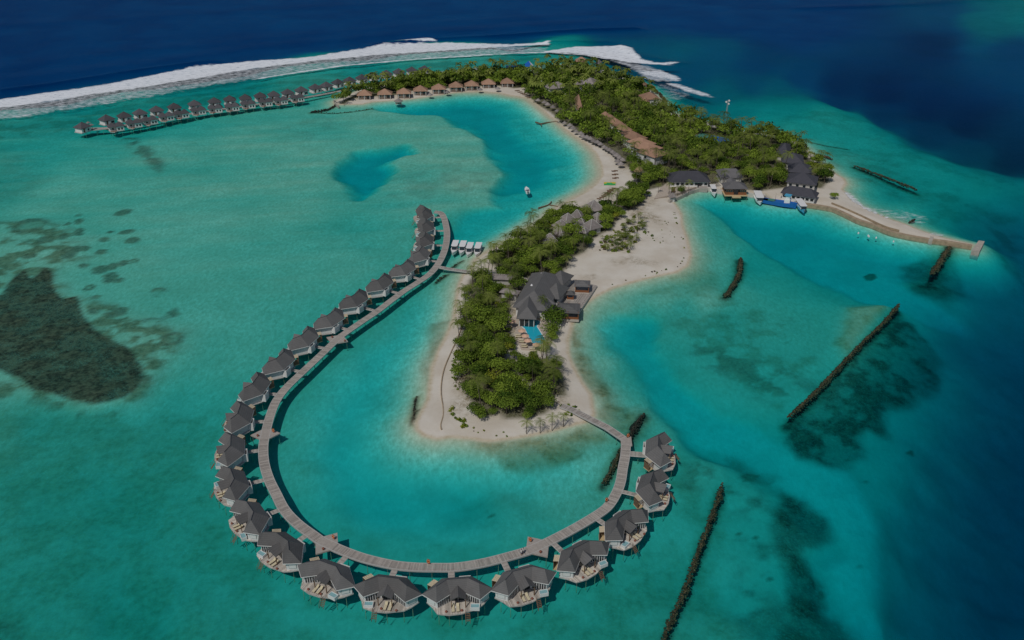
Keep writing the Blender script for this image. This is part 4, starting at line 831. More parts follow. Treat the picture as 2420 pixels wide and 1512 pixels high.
# ------------------------------------------------------------------ island buildings
def ground_z(x, y):
    j = int(np.clip(np.searchsorted(gx, x), 1, len(gx) - 1)); i = int(np.clip(np.searchsorted(gy, y), 1, len(gy) - 1)); return float(Z[i, j])
FOOT = []                                                    # footprints kept free of trees: (x, y, half length, half depth, yaw)
def slab_mesh(name, fs, m, th=.16):
    b = MB()
    for f in fs:
        n = len(f); b.add(list(f) + [(p[0], p[1], p[2] - th) for p in f], [tuple(range(n)), tuple(range(2 * n - 1, n - 1, -1))] + [(i, n + i, n + (i + 1) % n, (i + 1) % n) for i in range(n)])
    return b.mesh(name, m)
def hip(hl, hd, e, t, ridge=None):
    r_ = max(0.0, hl - hd) if ridge is None else ridge
    a, b, c, d = (-hl, -hd, e), (hl, -hd, e), (hl, hd, e), (-hl, hd, e); p, q = (-r_, 0, t), (r_, 0, t)
    if r_ < .05: return [[a, b, q], [b, c, q], [c, d, q], [d, a, q]]
    return [[a, b, q, p], [b, c, q], [c, d, p, q], [d, a, p]]
def building(name, label, cat, c, hl, hd, yaw, eave, top, roof, wall='white', ridge=None, base=None, wins=0, win_side=-1, group=None, open_=False, over=.7, door=False, wall_parts=True, free=1.5, parent=None, cap=None):
    """hip roofed block; c = ground position of its middle; walls or open posts below"""
    gz = max(.5, ground_z(c[0], c[1])) if base is None else base
    root = parent if parent is not None else empty(name, (c[0], c[1], gz), yaw, label, cat, group)
    ox = Matrix.Identity(4)
    loc, rz = ((0, 0, 0), 0) if parent is None else ((c[0] - parent.location.x, c[1] - parent.location.y, 0), yaw)
    if parent is not None:
        inv = Matrix.Rotation(-parent.rotation_euler.z, 3, 'Z'); v = inv @ Vector(loc); loc = (v.x, v.y, 0); rz = yaw - parent.rotation_euler.z
    link('roof', slab_mesh('roof', hip(hl, hd, eave, top, ridge), M[roof]), root, loc, rz)
    rr = max(0.0, hl - hd) if ridge is None else ridge
    if cap:
        k = MB()
        if rr > .1: k.bar((-rr, 0, top + .03), (rr, 0, top + .03), .12, n=5)
        for sx in (-1, 1):
            for sy in (-1, 1): k.bar((sx * rr, 0, top + .03), (sx * hl, sy * hd, eave + .05), .10, n=5)
        link('ridge_cap', k.mesh('ridge_cap', M[cap]), root, loc, rz)
    w2, d2 = hl - over, hd - over
    if open_:
        link('floor', MB().box(-w2 - .3, w2 + .3, -d2 - .3, d2 + .3, -.6, .15).mesh('floor', M['deck']), root, loc, rz)
        pm = MB().box(-.12, .12, -.12, .12, .1, eave + .3).mesh('post', M['orange_wood'])
        nn = max(2, int(2 * w2 / 2.6) + 1)
        for i in range(nn):
            for sy in (-1, 1):
                x = -w2 + 2 * w2 * i / (nn - 1); v = Matrix.Rotation(rz, 2) @ Vector((x, sy * d2)); link('post', pm, root, (loc[0] + v.x, loc[1] + v.y, 0), rz)
        link('railing', MB().box(-w2, w2, -d2 - .05, -d2 + .05, .2, 1.0).box(-w2, -w2 + .1, -d2, d2, .2, 1.0).box(w2 - .1, w2, -d2, d2, .2, 1.0).mesh('railing', M['orange_wood']), root, loc, rz)
    else:
        link('wall', MB().box(-w2, w2, -d2, d2, -.8, eave + .12).mesh('wall', M[wall]), root, loc, rz)
        if wins:
            wm = MB().box(-.75, .75, -.05, .0, 0, 1.3, 1).box(-.65, .65, -.09, -.05, .1, 1.2, 0).mesh('window', [M['glass'], M['white']])
            for i in range(wins):
                x = -w2 + 2 * w2 * (i + .5) / wins; v = Matrix.Rotation(rz, 2) @ Vector((x, win_side * (d2 + .005)))
                link('window', wm, root, (loc[0] + v.x, loc[1] + v.y, max(.9, eave - 2.0)), rz + (0 if win_side < 0 else math.pi))
        if door:
            v = Matrix.Rotation(rz, 2) @ Vector((w2 * .55, -d2)); link('door', MB().box(-.9, .9, -.06, 0, 0, 2.2).mesh('door', M['dark']), root, (loc[0] + v.x, loc[1] + v.y, .1), rz)
    FOOT.append((c[0], c[1], hl + free, hd + free, yaw)); return root
def at(u, v, z): p = G(u, v, z); return (p.x, p.y)
def span(a, b, z):                    # two surveyed points of an axis at height z -> middle, half length, yaw
    p, q = G(*a, z), G(*b, z); m = (p + q) / 2; d = q - p; return (m.x, m.y), d.length / 2, math.atan2(d.y, d.x)

# main restaurant complex by the pool
c, hl, yw = span((1290,652), (1258,712), 5.5)
cx = building('main_complex', 'large charcoal roofed building with several wings beside the swimming pool', 'building', c, hl + 3.5, 6.0, yw, 3.6, 7.6, 'roof', 'white', over=1.0, free=1)
for (a, b), hd_, e, t in [(((1306,652),(1342,660)), 4.6, 3.4, 6.6), (((1296,683),(1332,690)), 4.9, 3.3, 6.8), (((1268,690),(1284,718)), 4.2, 3.35, 6.3), (((1252,704),(1244,751)), 3.3, 3.5, 6.4)]:
    c2, hl2, yw2 = span(a, b, 4.5); building('', '', '', c2, hl2 + .3, hd_, yw2, e, t, 'roof', 'grey_wall', over=.8, parent=cx, free=.5, wins=(3 if hd_ > 4.5 else 0))
p = G(1247, 752, 3); inv = Matrix.Rotation(-cx.rotation_euler.z, 3, 'Z')
def local(root, x, y): v = Matrix.Rotation(-root.rotation_euler.z, 3, 'Z') @ Vector((x - root.location.x, y - root.location.y, 0)); return v.x, v.y
c2, hl2, yw2 = span((1252,704), (1244,751), 4.5); e_ = hl2 + .3 - .8 + .06; q = local(cx, c2[0] + math.cos(yw2) * e_, c2[1] + math.sin(yw2) * e_)
link('glass_front', MB().box(-2.2, 2.2, -.05, .05, 0, 2.6, 0).box(-2.35, 2.35, -.1, .1, 2.6, 2.85, 1).box(-.8, -.65, -.12, .08, 0, 2.6, 1).box(.65, .8, -.12, .08, 0, 2.6, 1).box(-2.35, -2.2, -.12, .08, 0, 2.6, 1).box(2.2, 2.35, -.12, .08, 0, 2.6, 1).mesh('glass_front', [M['glass'], M['white']]), cx, (*q, .4), yw2 + math.pi / 2 - cx.rotation_euler.z)
for u, v in ((1279,654),(1256,681)): q = local(cx, *at(u, v, 6)); link('roof_vent', MB().cone((0, 0), .3, 4.0, 6.6, 8).cone((0, 0), .45, 6.6, 7.1, 8, rt=.2).mesh('roof_vent', M['boat_white']), cx, (*q, -.3))
q = local(cx, *at(1249, 668, 3)); link('screen_wall', MB().box(-2.4, 2.4, -.12, .12, 0, 3.6).mesh('screen_wall', M['white']), cx, (*q, 0), R(64) - cx.rotation_euler.z)
# terrace and pavilions
tp = gp([(1356,660),(1411,675),(1362,746),(1318,743),(1306,709),(1338,676)], 1.0); tc_ = (sum(p[0] for p in tp) / 6, sum(p[1] for p in tp) / 6)
rt = empty('terrace', (*tc_, 0), 0, 'grey plank terrace between the charcoal main building and the eastern beach', 'deck')
tb = MB(); ang = math.atan2(tp[2][1] - tp[1][1], tp[2][0] - tp[1][0]); dirv = Vector((math.cos(ang), math.sin(ang))); nv = Vector((-dirv.y, dirv.x))
def clip_line(P, o, d):
    ts = []
    for i in range(len(P)):
        a, b = Vector(P[i - 1]), Vector(P[i]); e = b - a; den_ = d.x * e.y - d.y * e.x
        if abs(den_) < 1e-9: continue
        w_ = a - o; t = (w_.x * e.y - w_.y * e.x) / den_; s_ = (w_.x * d.y - w_.y * d.x) / den_
        if 0 <= s_ <= 1: ts.append(t)
    return (min(ts), max(ts)) if len(ts) > 1 else None
def board_floor(b, P, d, step, z0, z1, off=(0, 0)):
    n_ = Vector((-d.y, d.x)); pr = [Vector(p).dot(n_) for p in P]; s = min(pr) + step / 2
    while s < max(pr):
        k = clip_line(P, n_ * s, d)
        if k:
            a = n_ * s + d * k[0]; c_ = n_ * s + d * k[1]; h = n_ * (step / 2 - .02); o = Vector(off)
            b.prism([tuple(a - h - o), tuple(c_ - h - o), tuple(c_ + h - o), tuple(a + h - o)], z0, z1)
        s += step
board_floor(tb, tp, dirv, .32, .95, 1.05, tc_); link('planks', tb.mesh('planks', M['walk']), rt, kind='stuff')
link('base', MB().prism([(p[0] - tc_[0], p[1] - tc_[1]) for p in tp][::-1], .0, .94).mesh('base', M['trim']), rt)
for (u, v), s, l in [((1376,667),2.8,'charcoal roofed open pavilion at the far corner of the grey terrace'),((1343,725),3.9,'charcoal roofed open pavilion at the near corner of the grey terrace'),((1348,690),1.5,'small charcoal roofed kiosk in the middle of the grey terrace')]:
    zt = 3.7 if s > 2 else 3.2; building('pavilion', l, 'pavilion', at(u, v, 1.05 + zt - .6), s, s * .92, R(-6), zt - 1.0, zt, 'roof', base=1.05, open_=True, over=.5, free=0)
FOOT.append((tc_[0], tc_[1], 6, 8, 0))
# swimming pool with coping, paving around it
PV = gp([(1206,752),(1232,744),(1278,748),(1300,770),(1302,812),(1296,822),(1270,828),(1232,826),(1222,806),(1216,780)], .9)
gzp = .98
pv = tag(link('pool_terrace', MB().prism(PV[::-1] if sum((PV[i][0]-PV[i-1][0])*(PV[i][1]+PV[i-1][1]) for i in range(len(PV))) > 0 else PV, .2, gzp).mesh('pool_terrace', M['paving'])), 'pale pinkish paved terrace around the swimming pool', 'terrace')
PP = gp([(1240,761),(1263,756),(1272,758),(1276,761.5),(1268,771.5),(1289,804.6),(1283,812),(1274.6,813.4),(1259.6,811.5),(1254.6,804.6),(1247.7,791.5),(1240,777),(1233,771)], gzp)
pc = (sum(p[0] for p in PP) / len(PP), sum(p[1] for p in PP) / len(PP)); pr_ = empty('swimming_pool', (*pc, 0), 0, 'bright blue angular swimming pool ringed by peach umbrellas', 'swimming pool')
PL = [(p[0] - pc[0], p[1] - pc[1]) for p in PP]
if sum((PL[i][0] - PL[i-1][0]) * (PL[i][1] + PL[i-1][1]) for i in range(len(PL))) > 0: PL = PL[::-1]
link('pool_water', MB().prism(PL, gzp - .3, gzp + .03).mesh('pool_water', M['pool']), pr_)
cb = MB()
for i in range(len(PL)):
    a, b = Vector(PL[i - 1]), Vector(PL[i]); d = (b - a).normalized(); n_ = Vector((d.y, -d.x)) * .28; a2, b2 = a - d * .1, b + d * .1
    cb.prism([tuple(a2), tuple(a2 + n_), tuple(b2 + n_), tuple(b2)][::-1], gzp - .1, gzp + .09 + .002 * (i % 2))
link('coping', cb.mesh('coping', M['white']), pr_)
um = MB(); 
for k in range(8):
    a0, a1 = 2 * math.pi * k / 8, 2 * math.pi * (k + 1) / 8; r_o = 1.25
    um.add([(0, 0, 2.75), (r_o * math.cos(a0), r_o * math.sin(a0), 2.25), (r_o * math.cos(a1), r_o * math.sin(a1), 2.25), (r_o * math.cos(a0), r_o * math.sin(a0), 2.12), (r_o * math.cos(a1), r_o * math.sin(a1), 2.12)], [(0, 1, 2), (1, 3, 4, 2)])
can_me = um.mesh('canopy', M['umbrella']); pole_me = MB().cone((0, 0), .04, 0, 2.6, 6).cone((0, 0), .3, 0, .1, 8).mesh('pole', M['white'])
for (u, v), l in zip([(1210,758),(1233,780),(1241,792),(1247,803),(1267,813),(1291,811)], ['alone on the upper left of the pool terrace', 'first down the left pool edge', 'second down the left pool edge', 'third down the left pool edge', 'at the near end of the pool', 'at the lower right corner of the pool']):
    p = at(u, v, gzp + 2.4); r_ = empty('pool_umbrella', (*p, gzp), random.uniform(0, .7), 'round peach umbrella ' + l, 'umbrella', 'peach umbrellas round the pool'); link('canopy', can_me, r_); link('pole', pole_me, r_)
    for s in (-1, 1): lounger((p[0] - 1.0, p[1] + s * .55, gzp), R(80), ('left' if s > 0 else 'right') + ' lounger under the peach umbrella ' + l, 'loungers beside the swimming pool')
FOOT += [(pc[0], pc[1], 7, 9.5, 0)]
# thatched spa huts in the middle grove
for i, (u, v, s, l) in enumerate([(1403,487,3.9,'large steep grey thatched hut nearest the northern beach'),(1363,505,2.9,'grey thatched hut behind the bright round tree'),(1341,515,3.2,'tall grey thatched hut with pale ridge, left group, farthest back'),(1326,529,3.0,'grey thatched hut, middle of the left group'),
   (1322,546,3.0,'grey thatched hut, lower one of the left group'),(1299,563,3.1,'pinkish thatched hut on its own at the lower left of the grove'),(1411,514,3.3,'grey thatched hut, upper of the joined right pair'),(1398,530,3.3,'grey thatched hut, lower of the joined right pair'),(1373,524,2.5,'small grey thatched hut in the middle of the grove'),(1378,541,2.1,'small half hidden thatched hut just below the right pair')]):
    building('thatched_hut', l, 'hut', at(u, v + 5, 3.4), s, s * .9, R([20, -15, 35, 30, -30, 10, 40, 35, -20, -30][i]), 2.5, 2.5 + s * .95, 'roof_thatch', 'grey_wall', base=.95, ridge=.15, cap='grey_wall', free=-.9, wins=1, over=.6)
for (u, v), hl_, hd_, yw_, l in [((1182,654),4.2,2.4,R(-5),'low pale grey roofed shed left of the main complex among palms'),((1238,664),2.4,1.6,R(-5),'small brown roofed outbuilding beside the white screen wall'),((1205,690),3.4,1.8,R(-20),'flat grey roof half hidden in the southern trees')]:
    building('outbuilding', l, 'shed', at(u, v, 3), hl_, hd_, yw_, 2.4, 3.4, 'roof_thatch', 'grey_wall', free=-.8)
# harbour side
c, hl, yw = span((1576,421), (1674,421), 3.6)
b_ = building('reception_hall', 'long dark slate roofed white hall with a band of square windows behind the quay', 'building', c, hl, 5.6, yw, 3.2, 6.6, 'roof_dark', 'white', ridge=hl * .45, wins=8, over=1.0, door=True, free=.8)
c = at(1723, 410, 4); building('gate_hall', 'broad grey roofed hall behind the pier pavilion', 'building', c, 5.4, 5.6, 0, 3.2, 5.8, 'roof_grey', 'grey_wall', ridge=2.8, free=.8)
c, hl, yw = span((1727,424), (1731,446), 3.6); building('covered_way', 'narrow grey gabled covered way joining the hall to the pier pavilion', 'covered walkway', c, hl, 2.1, yw, 3.0, 4.4, 'roof_grey', 'grey_wall', ridge=hl - .3, over=.5, free=.6)
pp = at(1735.5, 455, 1.6); pav = empty('pier_pavilion', (*pp, 0), R(-1), 'grey pyramid roofed pavilion with orange timber walls standing over the harbour', 'pavilion')
link('roof', slab_mesh('roof', hip(5.3, 3.9, 4.2, 6.4, 1.0), M['roof_grey']), pav, (0, 1.5, 0)); link('floor', MB().box(-5.2, 5.2, -3.6, 5.6, 1.15, 1.5).mesh('floor', M['tan']), pav)
link('landing', MB().box(-1.9, 1.9, -4.9, -3.6, .8, 1.25).mesh('landing', M['tan']), pav)
link('wall', MB().box(-4.6, -1.0, -2.7, -2.55, 1.5, 2.7).box(1.0, 4.6, -2.7, -2.55, 1.5, 2.7).box(-4.6, -4.45, -2.55, 5.0, 1.5, 2.7).box(4.45, 4.6, -2.55, 5.0, 1.5, 2.7).mesh('wall', M['orange_wood']), pav)
link('doorway', MB().box(-.95, .95, -2.6, -2.5, 1.5, 3.9).mesh('doorway', M['dark']), pav)
wm = MB().box(-.42, .42, -.04, .04, 0, 1.2, 1).box(-.32, .32, -.07, -.04, .1, 1.1, 0).mesh('window', [M['glass'], M['wood']])
for x in (-4.1, -3.1, -2.1, 2.1, 3.1, 4.1): link('window', wm, pav, (x, -2.62, 2.75))
for x in (-4.8, -1.8, 1.8, 4.8): link('pile', pile_me, pav, (x, -3.2, 1.15))
FOOT.append((pp[0], pp[1] + 5, 6, 6, 0))
c, hl, yw = span((1848,449), (1932,462), 3.4); building('dive_centre', 'long dark slate roofed white open fronted building on the quay behind the blue boat', 'building', c, hl, 3.9, yw, 2.9, 5.6, 'roof_dark', 'white', ridge=hl * .55, wins=7, over=.8, free=.6)
for a, b, hd_, l in [((1845,348),(1862,350),9.0,'dark slate roofed block, farthest of the stepped row by the east shore'),((1852,371),(1893,374),6.6,'dark slate roofed block, second of the stepped row by the east shore'),((1868,394),(1912,397),6.0,'dark slate roofed block, third of the stepped row by the east shore'),((1866,417),(1926,424),6.2,'dark slate roofed block, nearest of the stepped row by the east shore')]:
    c, hl, yw = span(a, b, 5); building('service_building', l, 'building', c, hl + 1.2, hd_, yw, 3.6, 6.8, 'roof_dark', 'grey_wall', wins=4, free=.5, over=.8, group='stepped row of slate roofed blocks')
# northern wood: grey and terracotta roofs
for a, b, hd_, rf, e, l in [((1292,205),(1334,200),7.5,'roof_thatch',6,'long grey shingled roof in the northern wood, left of the pair'),((1366,199),(1384,195),7,'roof_thatch',5.5,'small grey roof wing left of the larger pale grey roof'),((1378,191),(1410,194),9,'roof_thatch',6.5,'large pale grey saddle roof in the northern wood'),
   ((1359,243),(1374,243),20,'roof_terra',6,'terracotta sloping roof standing alone among palms above the beach'),((1513,228),(1555,227),9,'roof_terra',5,'terracotta roofed house on the eroded northern shore'),((1512,238),(1535,240),7,'roof_terra',3.5,'lower terracotta roof just in front of the northern shore house'),
   ((1358,141),(1388,142),6,'roof_terra',6,'terracotta roof peeping over the trees at the far north shore'),((1409,146),(1419,147),5,'roof_thatch',6.5,'brown pointed roof at the far north shore'),((1514,196),(1526,199),4,'roof_terra',4,'small dark red roof at the north eastern shore, upper one'),((1530,203),(1545,206),4,'roof_terra',3.5,'small dark red roof at the north eastern shore, lower one'),
   ((1280,158),(1292,158),5,'roof_green',5,'small green sheet roof among the far northern trees'),((1246,172),(1260,171),5,'roof_green',4,'small green sheet roof beside the solar platform'),((1503,399),(1514,401),3.5,'roof_terra',3.5,'small terracotta beach kiosk roof at the edge of the palms'),((1585,462),(1592,461),2.2,'roof_thatch',3,'tiny thatched shelter on the quay path'),
   ((1400,187),(1407,187),3,'roof_thatch',5,'small grey roof to the right of the pale saddle roof'),((1275,193),(1283,193),4,'grey_wall',4.5,'pale sheet roof left of the long grey roof')]:
    c, hl, yw = span(a, b, e); building('bungalow' if rf == 'roof_terra' else 'lodge', l, 'house', c, max(hl, 1.6), hd_ * .62, yw, e - 1.3, e + hd_ * .22, rf, 'white', free=.3, wins=2, base=.8, cap=None)
rowp = [(1430,272,3.2),(1442,279,3.2),(1453,288,3.6),(1464,296,3.6),(1475,305,3.6),(1487,316,4.2),(1500,325,5.5),(1514,338,6.5),(1527,349,7.0),(1541,363,7.0)]
for i, (u, v, s) in enumerate(rowp):
    c = at(u, v + 5, 4); building('terraced_block', 'terracotta roofed block, %s from the top in the long diagonal row through the wood' % ordn[i], 'house', c, s * .95, s * .78, R(-52), 4.0 + .1 * i, 5.7 + s * .22, 'roof_terra', 'white', free=.2, base=.8, wins=1, group='long diagonal row of terracotta roofed blocks')
for i, (u, v) in enumerate([(861,219),(909,217),(954,215),(993,209),(1036,205),(1077,200),(1114,197),(1154,193),(1198,191)]):
    c = at(u, v, 4); r_ = building('beach_bungalow', 'terracotta pyramid roofed beach bungalow, %s from the left along the northern lagoon' % ordn[i], 'bungalow', c, 4.6, 3.8, R(5), 2.4, 5.3, 'roof_terra', 'taupe', free=-.2, base=.75, wins=3, ridge=.2, group='terracotta bungalows along the northern lagoon', door=True)
    pm = MB().box(-.13, .13, -.13, .13, -.3, 2.75).mesh('post', M['white'])
    for x in (-3.4, 0, 3.4): link('post', pm, r_, (x, -3.4, 0))
ct = empty('sports_court', (*at(1678,331,.9), .0), R(-38), 'bright blue sports court with a green surround in a clearing of the wood', 'sports court')
link('surround', MB().box(-9, 9, -7, 7, .2, 1.5).mesh('surround', M['court_green']), ct); link('playing_surface', MB().box(-2.5, 8.2, -.5, 6.2, 1.5, 1.56).mesh('playing_surface', M['blue']), ct)
for x in (-9, 9): link('fence_post', MB().box(-.1, .1, -.1, .1, 1.5, 4).mesh('fence_post', M['trim']), ct, (x, 6.9, 0))
FOOT.append((ct.location.x, ct.location.y - 3, 9, 9, 0))
# mast
mp_ = at(1712, 303, 1.0); rt = empty('radio_mast', (*mp_, .6), 0, 'tall pale lattice mast with white drum antennas rising above the northern wood', 'mast')
lm = MB()
for k in range(3):
    a = 2 * math.pi * k / 3; lm.bar((.45 * math.cos(a), .45 * math.sin(a), 0), (.3 * math.cos(a), .3 * math.sin(a), 16), .05, n=4)
for i in range(16):
    for k in range(3):
        a, b = 2 * math.pi * (k + i) / 3, 2 * math.pi * (k + i + 1) / 3; lm.bar((.42 * math.cos(a), .42 * math.sin(a), i * 1.0), (.42 * math.cos(b), .42 * math.sin(b), (i + 1) * 1.0), .025, n=3)
link('lattice', lm.mesh('lattice', M['trim']), rt)
for x, z in ((-.8, 15), (.7, 15.7), (.6, 14)): link('drum_antenna', MB().bar((x, -.3, z), (x, .2, z), .5, n=10).mesh('drum_antenna', M['boat_white']), rt)
# solar platform over the reef flat
for (a, b), n, l in [(((1137,170),(1166,173)), 6, 'blue solar panels on stilts at the left end of the solar platform, nearer row'),(((1178,170),(1212,169)), 9, 'blue solar panels on stilts in the middle of the solar platform'),(((1196,159),(1231,156)), 9, 'dark blue solar panels on stilts in the back row of the solar platform'),(((1141,163),(1170,166)), 7, 'grey blue solar panels at the left end of the platform, back row'),(((1216,166),(1234,163)), 5, 'blue solar panels beside the blue and white canopy')]:
    c, hl, yw = span(a, b, 3); rt = empty('solar_array', (*c, 0), yw, l, 'solar array', 'solar arrays over the reef flat')
    pn = MB().add([(-.0, -2.6, 2.2), (1, -2.6, 2.2), (1, 1.6, 3.8), (0, 1.6, 3.8), (0, -2.6, 2.1), (1, -2.6, 2.1), (1, 1.6, 3.7), (0, 1.6, 3.7)], [(0, 1, 2, 3), (7, 6, 5, 4), (0, 4, 5, 1), (1, 5, 6, 2), (2, 6, 7, 3), (3, 7, 4, 0)]).mesh('solar_panel', M['solar'])
    st_ = 2 * hl / n
    for i in range(n):
        o = link('solar_panel', pn, rt, (-hl + i * st_, 0, 0)); o.scale = (st_ * (.78 if i % 2 else .95), 1, 1)
    link('frame', MB().box(-hl - .3, hl + .3, -3.0, -2.75, 1.9, 2.05).box(-hl - .3, hl + .3, 1.65, 1.9, 3.5, 3.65).box(-hl - .5, hl + .5, -3.6, 2.4, 1.3, 1.5).mesh('frame', M['white']), rt)
    for x in (-hl, 0, hl): link('pile', pile_me, rt, (x, -2.5, 1.3)); 
rt = empty('sail_canopy', (*at(1250,160,2), .3), R(20), 'blue and white peaked canopy at the right end of the solar platform', 'canopy')
link('blue_half', MB().add([(-3, -2, 3), (1.2, -2.4, 3), (.3, 1.5, 6.2), (-3, 1.5, 4)], [(0, 1, 2, 3)]).add([(-3, -2, 2.9), (1.2, -2.4, 2.9), (.3, 1.5, 6.1), (-3, 1.5, 3.9)], [(3, 2, 1, 0)]).mesh('blue_half', M['blue']), rt)
link('white_half', MB().add([(1.2, -2.4, 3), (3.6, 1.0, 3), (.3, 1.5, 6.2)], [(0, 1, 2)]).add([(1.2, -2.4, 2.9), (3.6, 1.0, 2.9), (.3, 1.5, 6.1)], [(2, 1, 0)]).mesh('white_half', M['boat_white']), rt)
for x, y in ((-2.8, -1.9), (3.4, .9), (.2, 1.5)): link('pole', MB().cone((0, 0), .08, -1, 3.5, 6).mesh('pole', M['white']), rt, (x, y, 0))

# ------------------------------------------------------------------ thatched beach umbrellas and loungers
tu = MB().cone((0, 0), 1.75, 2.0, 3.35, 14).cone((0, 0), 1.8, 1.85, 2.02, 14, rt=1.76); tu_me = tu.mesh('thatch', M['roof_thatch']); tp_me = MB().cone((0, 0), .09, -.3, 3.0, 6).mesh('pole', M['wood'])
BU = [(240,940),(300,962),(330,985),(380,1010),(420,1040),(490,1150),(540,1175),(570,1205),(600,1230),(645,1255),(665,1275),(700,1290),(735,1305),(765,1325),(800,1340),(830,1355),(865,1380),(890,1395),(915,1412),(945,1428),(965,1448),(985,1468),(1010,1484),(1040,1505)]
for i, (x, y) in enumerate(BU):
    u, v = 1209.5 + x / 4, y / 4; p = at(u + 2, v - 1, 3.0); s = random.uniform(.85, 1.08)
    gz = max(.3, ground_z(*p)); r_ = empty('thatched_umbrella', (*p, gz), random.uniform(0, 3), 'thatched beach umbrella, %s from the top of the western beach row' % (ordn[i] if i < 25 else 'last'), 'umbrella', 'thatched umbrellas along the western beach'); r_.scale = (s, s, s)
    link('thatch', tu_me, r_); link('pole', tp_me, r_); FOOT.append((p[0] + .5, p[1] - 2.5, 2.4, 4.5, 0))
for i, (u, v) in enumerate([(1460,379),(1467,386)]):
    p = at(u, v, 3.0); r_ = empty('thatched_umbrella', (*p, ground_z(*p)), 0, 'thatched umbrella on open sand at the row end, %s one' % ('upper', 'lower')[i], 'umbrella', 'thatched umbrellas along the western beach'); link('thatch', tu_me, r_); link('pole', tp_me, r_)
for i, (u, v) in enumerate([(1016,222),(1057,216),(1134,210),(1176,208)]):
    p = at(u, v, 2.6); r_ = empty('thatched_umbrella', (*p, max(.1, ground_z(*p))), 0, 'pale thatched umbrella before the terracotta bungalows, %s from the left' % ordn[i], 'umbrella', 'umbrellas before the terracotta bungalows'); link('thatch', tu_me, r_); link('pole', tp_me, r_)
p = at(941, 236, 3); r_ = empty('water_hut', (*p, 0), R(10), 'small thatched hut on stilts in the northern lagoon before the bungalows', 'hut'); link('thatch', tu_me, r_).scale = (1.5, 1.5, 1.2); link('floor', MB().box(-1.9, 1.9, -1.7, 1.7, .8, 1.0).mesh('floor', M['deck']), r_)
for x, y in ((-1.5, -1.4), (1.5, -1.4), (1.5, 1.4), (-1.5, 1.4)): link('post', MB().cone((0, 0), .09, -2, 2.6, 6).mesh('post', M['wood']), r_, (x, y, 0))
bl = MB().box(-.35, .35, -1.0, 1.0, .25, .38); bl_me = bl.mesh('frame', M['wood']); bc_me = MB().box(-.3, .3, -.9, .4, .385, .45).mesh('cushion', M['wood'])
k = 0
for u, v, n, w_ in [(1221.8,214.3,2,0),(1228,217.6,2,0),(1234.5,220.4,2,0),(1240,222.7,2,0),(1245.3,225.6,2,0),(1250,228.8,2,0),(1452,404,2,1),(1453,412,2,1),(1454,420.5,2,1),(1444.5,448,3,2),(1439,454,3,2),(1431,460.5,3,2),(1421,467,3,2)]:
    for j in range(n):
        p = at(u, v, .8); x, y = p[0] + (j - (n - 1) / 2) * 1.25, p[1] + (j - (n - 1) / 2) * (1.6 if w_ == 2 else .6); gz = max(.25, ground_z(x, y))
        lab = ['dark lounger at the top of the lagoon beach', 'dark lounger on sand above the catamaran', 'dark lounger on sand below the catamaran'][w_] + ', ' + ordn[k if w_ == 0 else k - 6 if w_ == 1 else k - 9] + ' cluster, ' + ('left' if j == 0 else 'right' if j == n - 1 else 'middle')
        r_ = empty('beach_lounger', (x, y, gz), R(70), lab, 'sun lounger', 'dark loungers on the western beach'); link('frame', bl_me, r_); link('cushion', bc_me, r_)
    k += 1
    if w_ == 1 or w_ == 2: pass

# ------------------------------------------------------------------ boats
def hull(L, B, H, stern=.9, n=9, sheer=.35):
    """boat hull along +X (bow), z = 0 at the waterline"""
    b = MB(); rows = []
    for i in range(n):
        t = i / (n - 1); x = -L / 2 + L * t; wd = B / 2 * (stern + (1 - stern) * math.sin(min(1, t * 1.6) * math.pi / 2)) * (1 - max(0, (t - .55) / .45) ** 2.2)
        wd = max(.02, wd); h = H * (1 + sheer * max(0, t - .4) ** 1.5 * 2)
        rows.append([(x + (.35 * (t > .9)), -wd, h), (x, -wd * .82, -.1), (x, 0, -.35 * H - .15), (x, wd * .82, -.1), (x + (.35 * (t > .9)), wd, h)])
    vs = [p for r in rows for p in r]; fs = []
    for i in range(n - 1):
        for j in range(4): a = i * 5 + j; fs.append((a, a + 1, a + 6, a + 5))
    fs += [(4, 3, 2, 1, 0), tuple((n - 1) * 5 + j for j in range(5))]
    b.add(vs, fs); inner = [[(r[0][0], r[0][1] * .88, r[0][2] - .12), (r[4][0], r[4][1] * .88, r[4][2] - .12)] for r in rows]
    b2 = [p for r in inner for p in r]; b.add(b2, [(2 * i, 2 * i + 2, 2 * i + 3, 2 * i + 1) for i in range(n - 1)])
    g_ = [p for r in rows for p in (r[0], (r[0][0], r[0][1] * .88, r[0][2] - .12))] + [p for r in rows for p in ((r[4][0], r[4][1] * .88, r[4][2] - .12), r[4])]
    b.add(g_, [(2 * i, 2 * i + 2, 2 * i + 3, 2 * i + 1) for i in range(n - 1)] + [(2 * n + 2 * i, 2 * n + 2 * i + 2, 2 * n + 2 * i + 3, 2 * n + 2 * i + 1) for i in range(n - 1)])
    return b
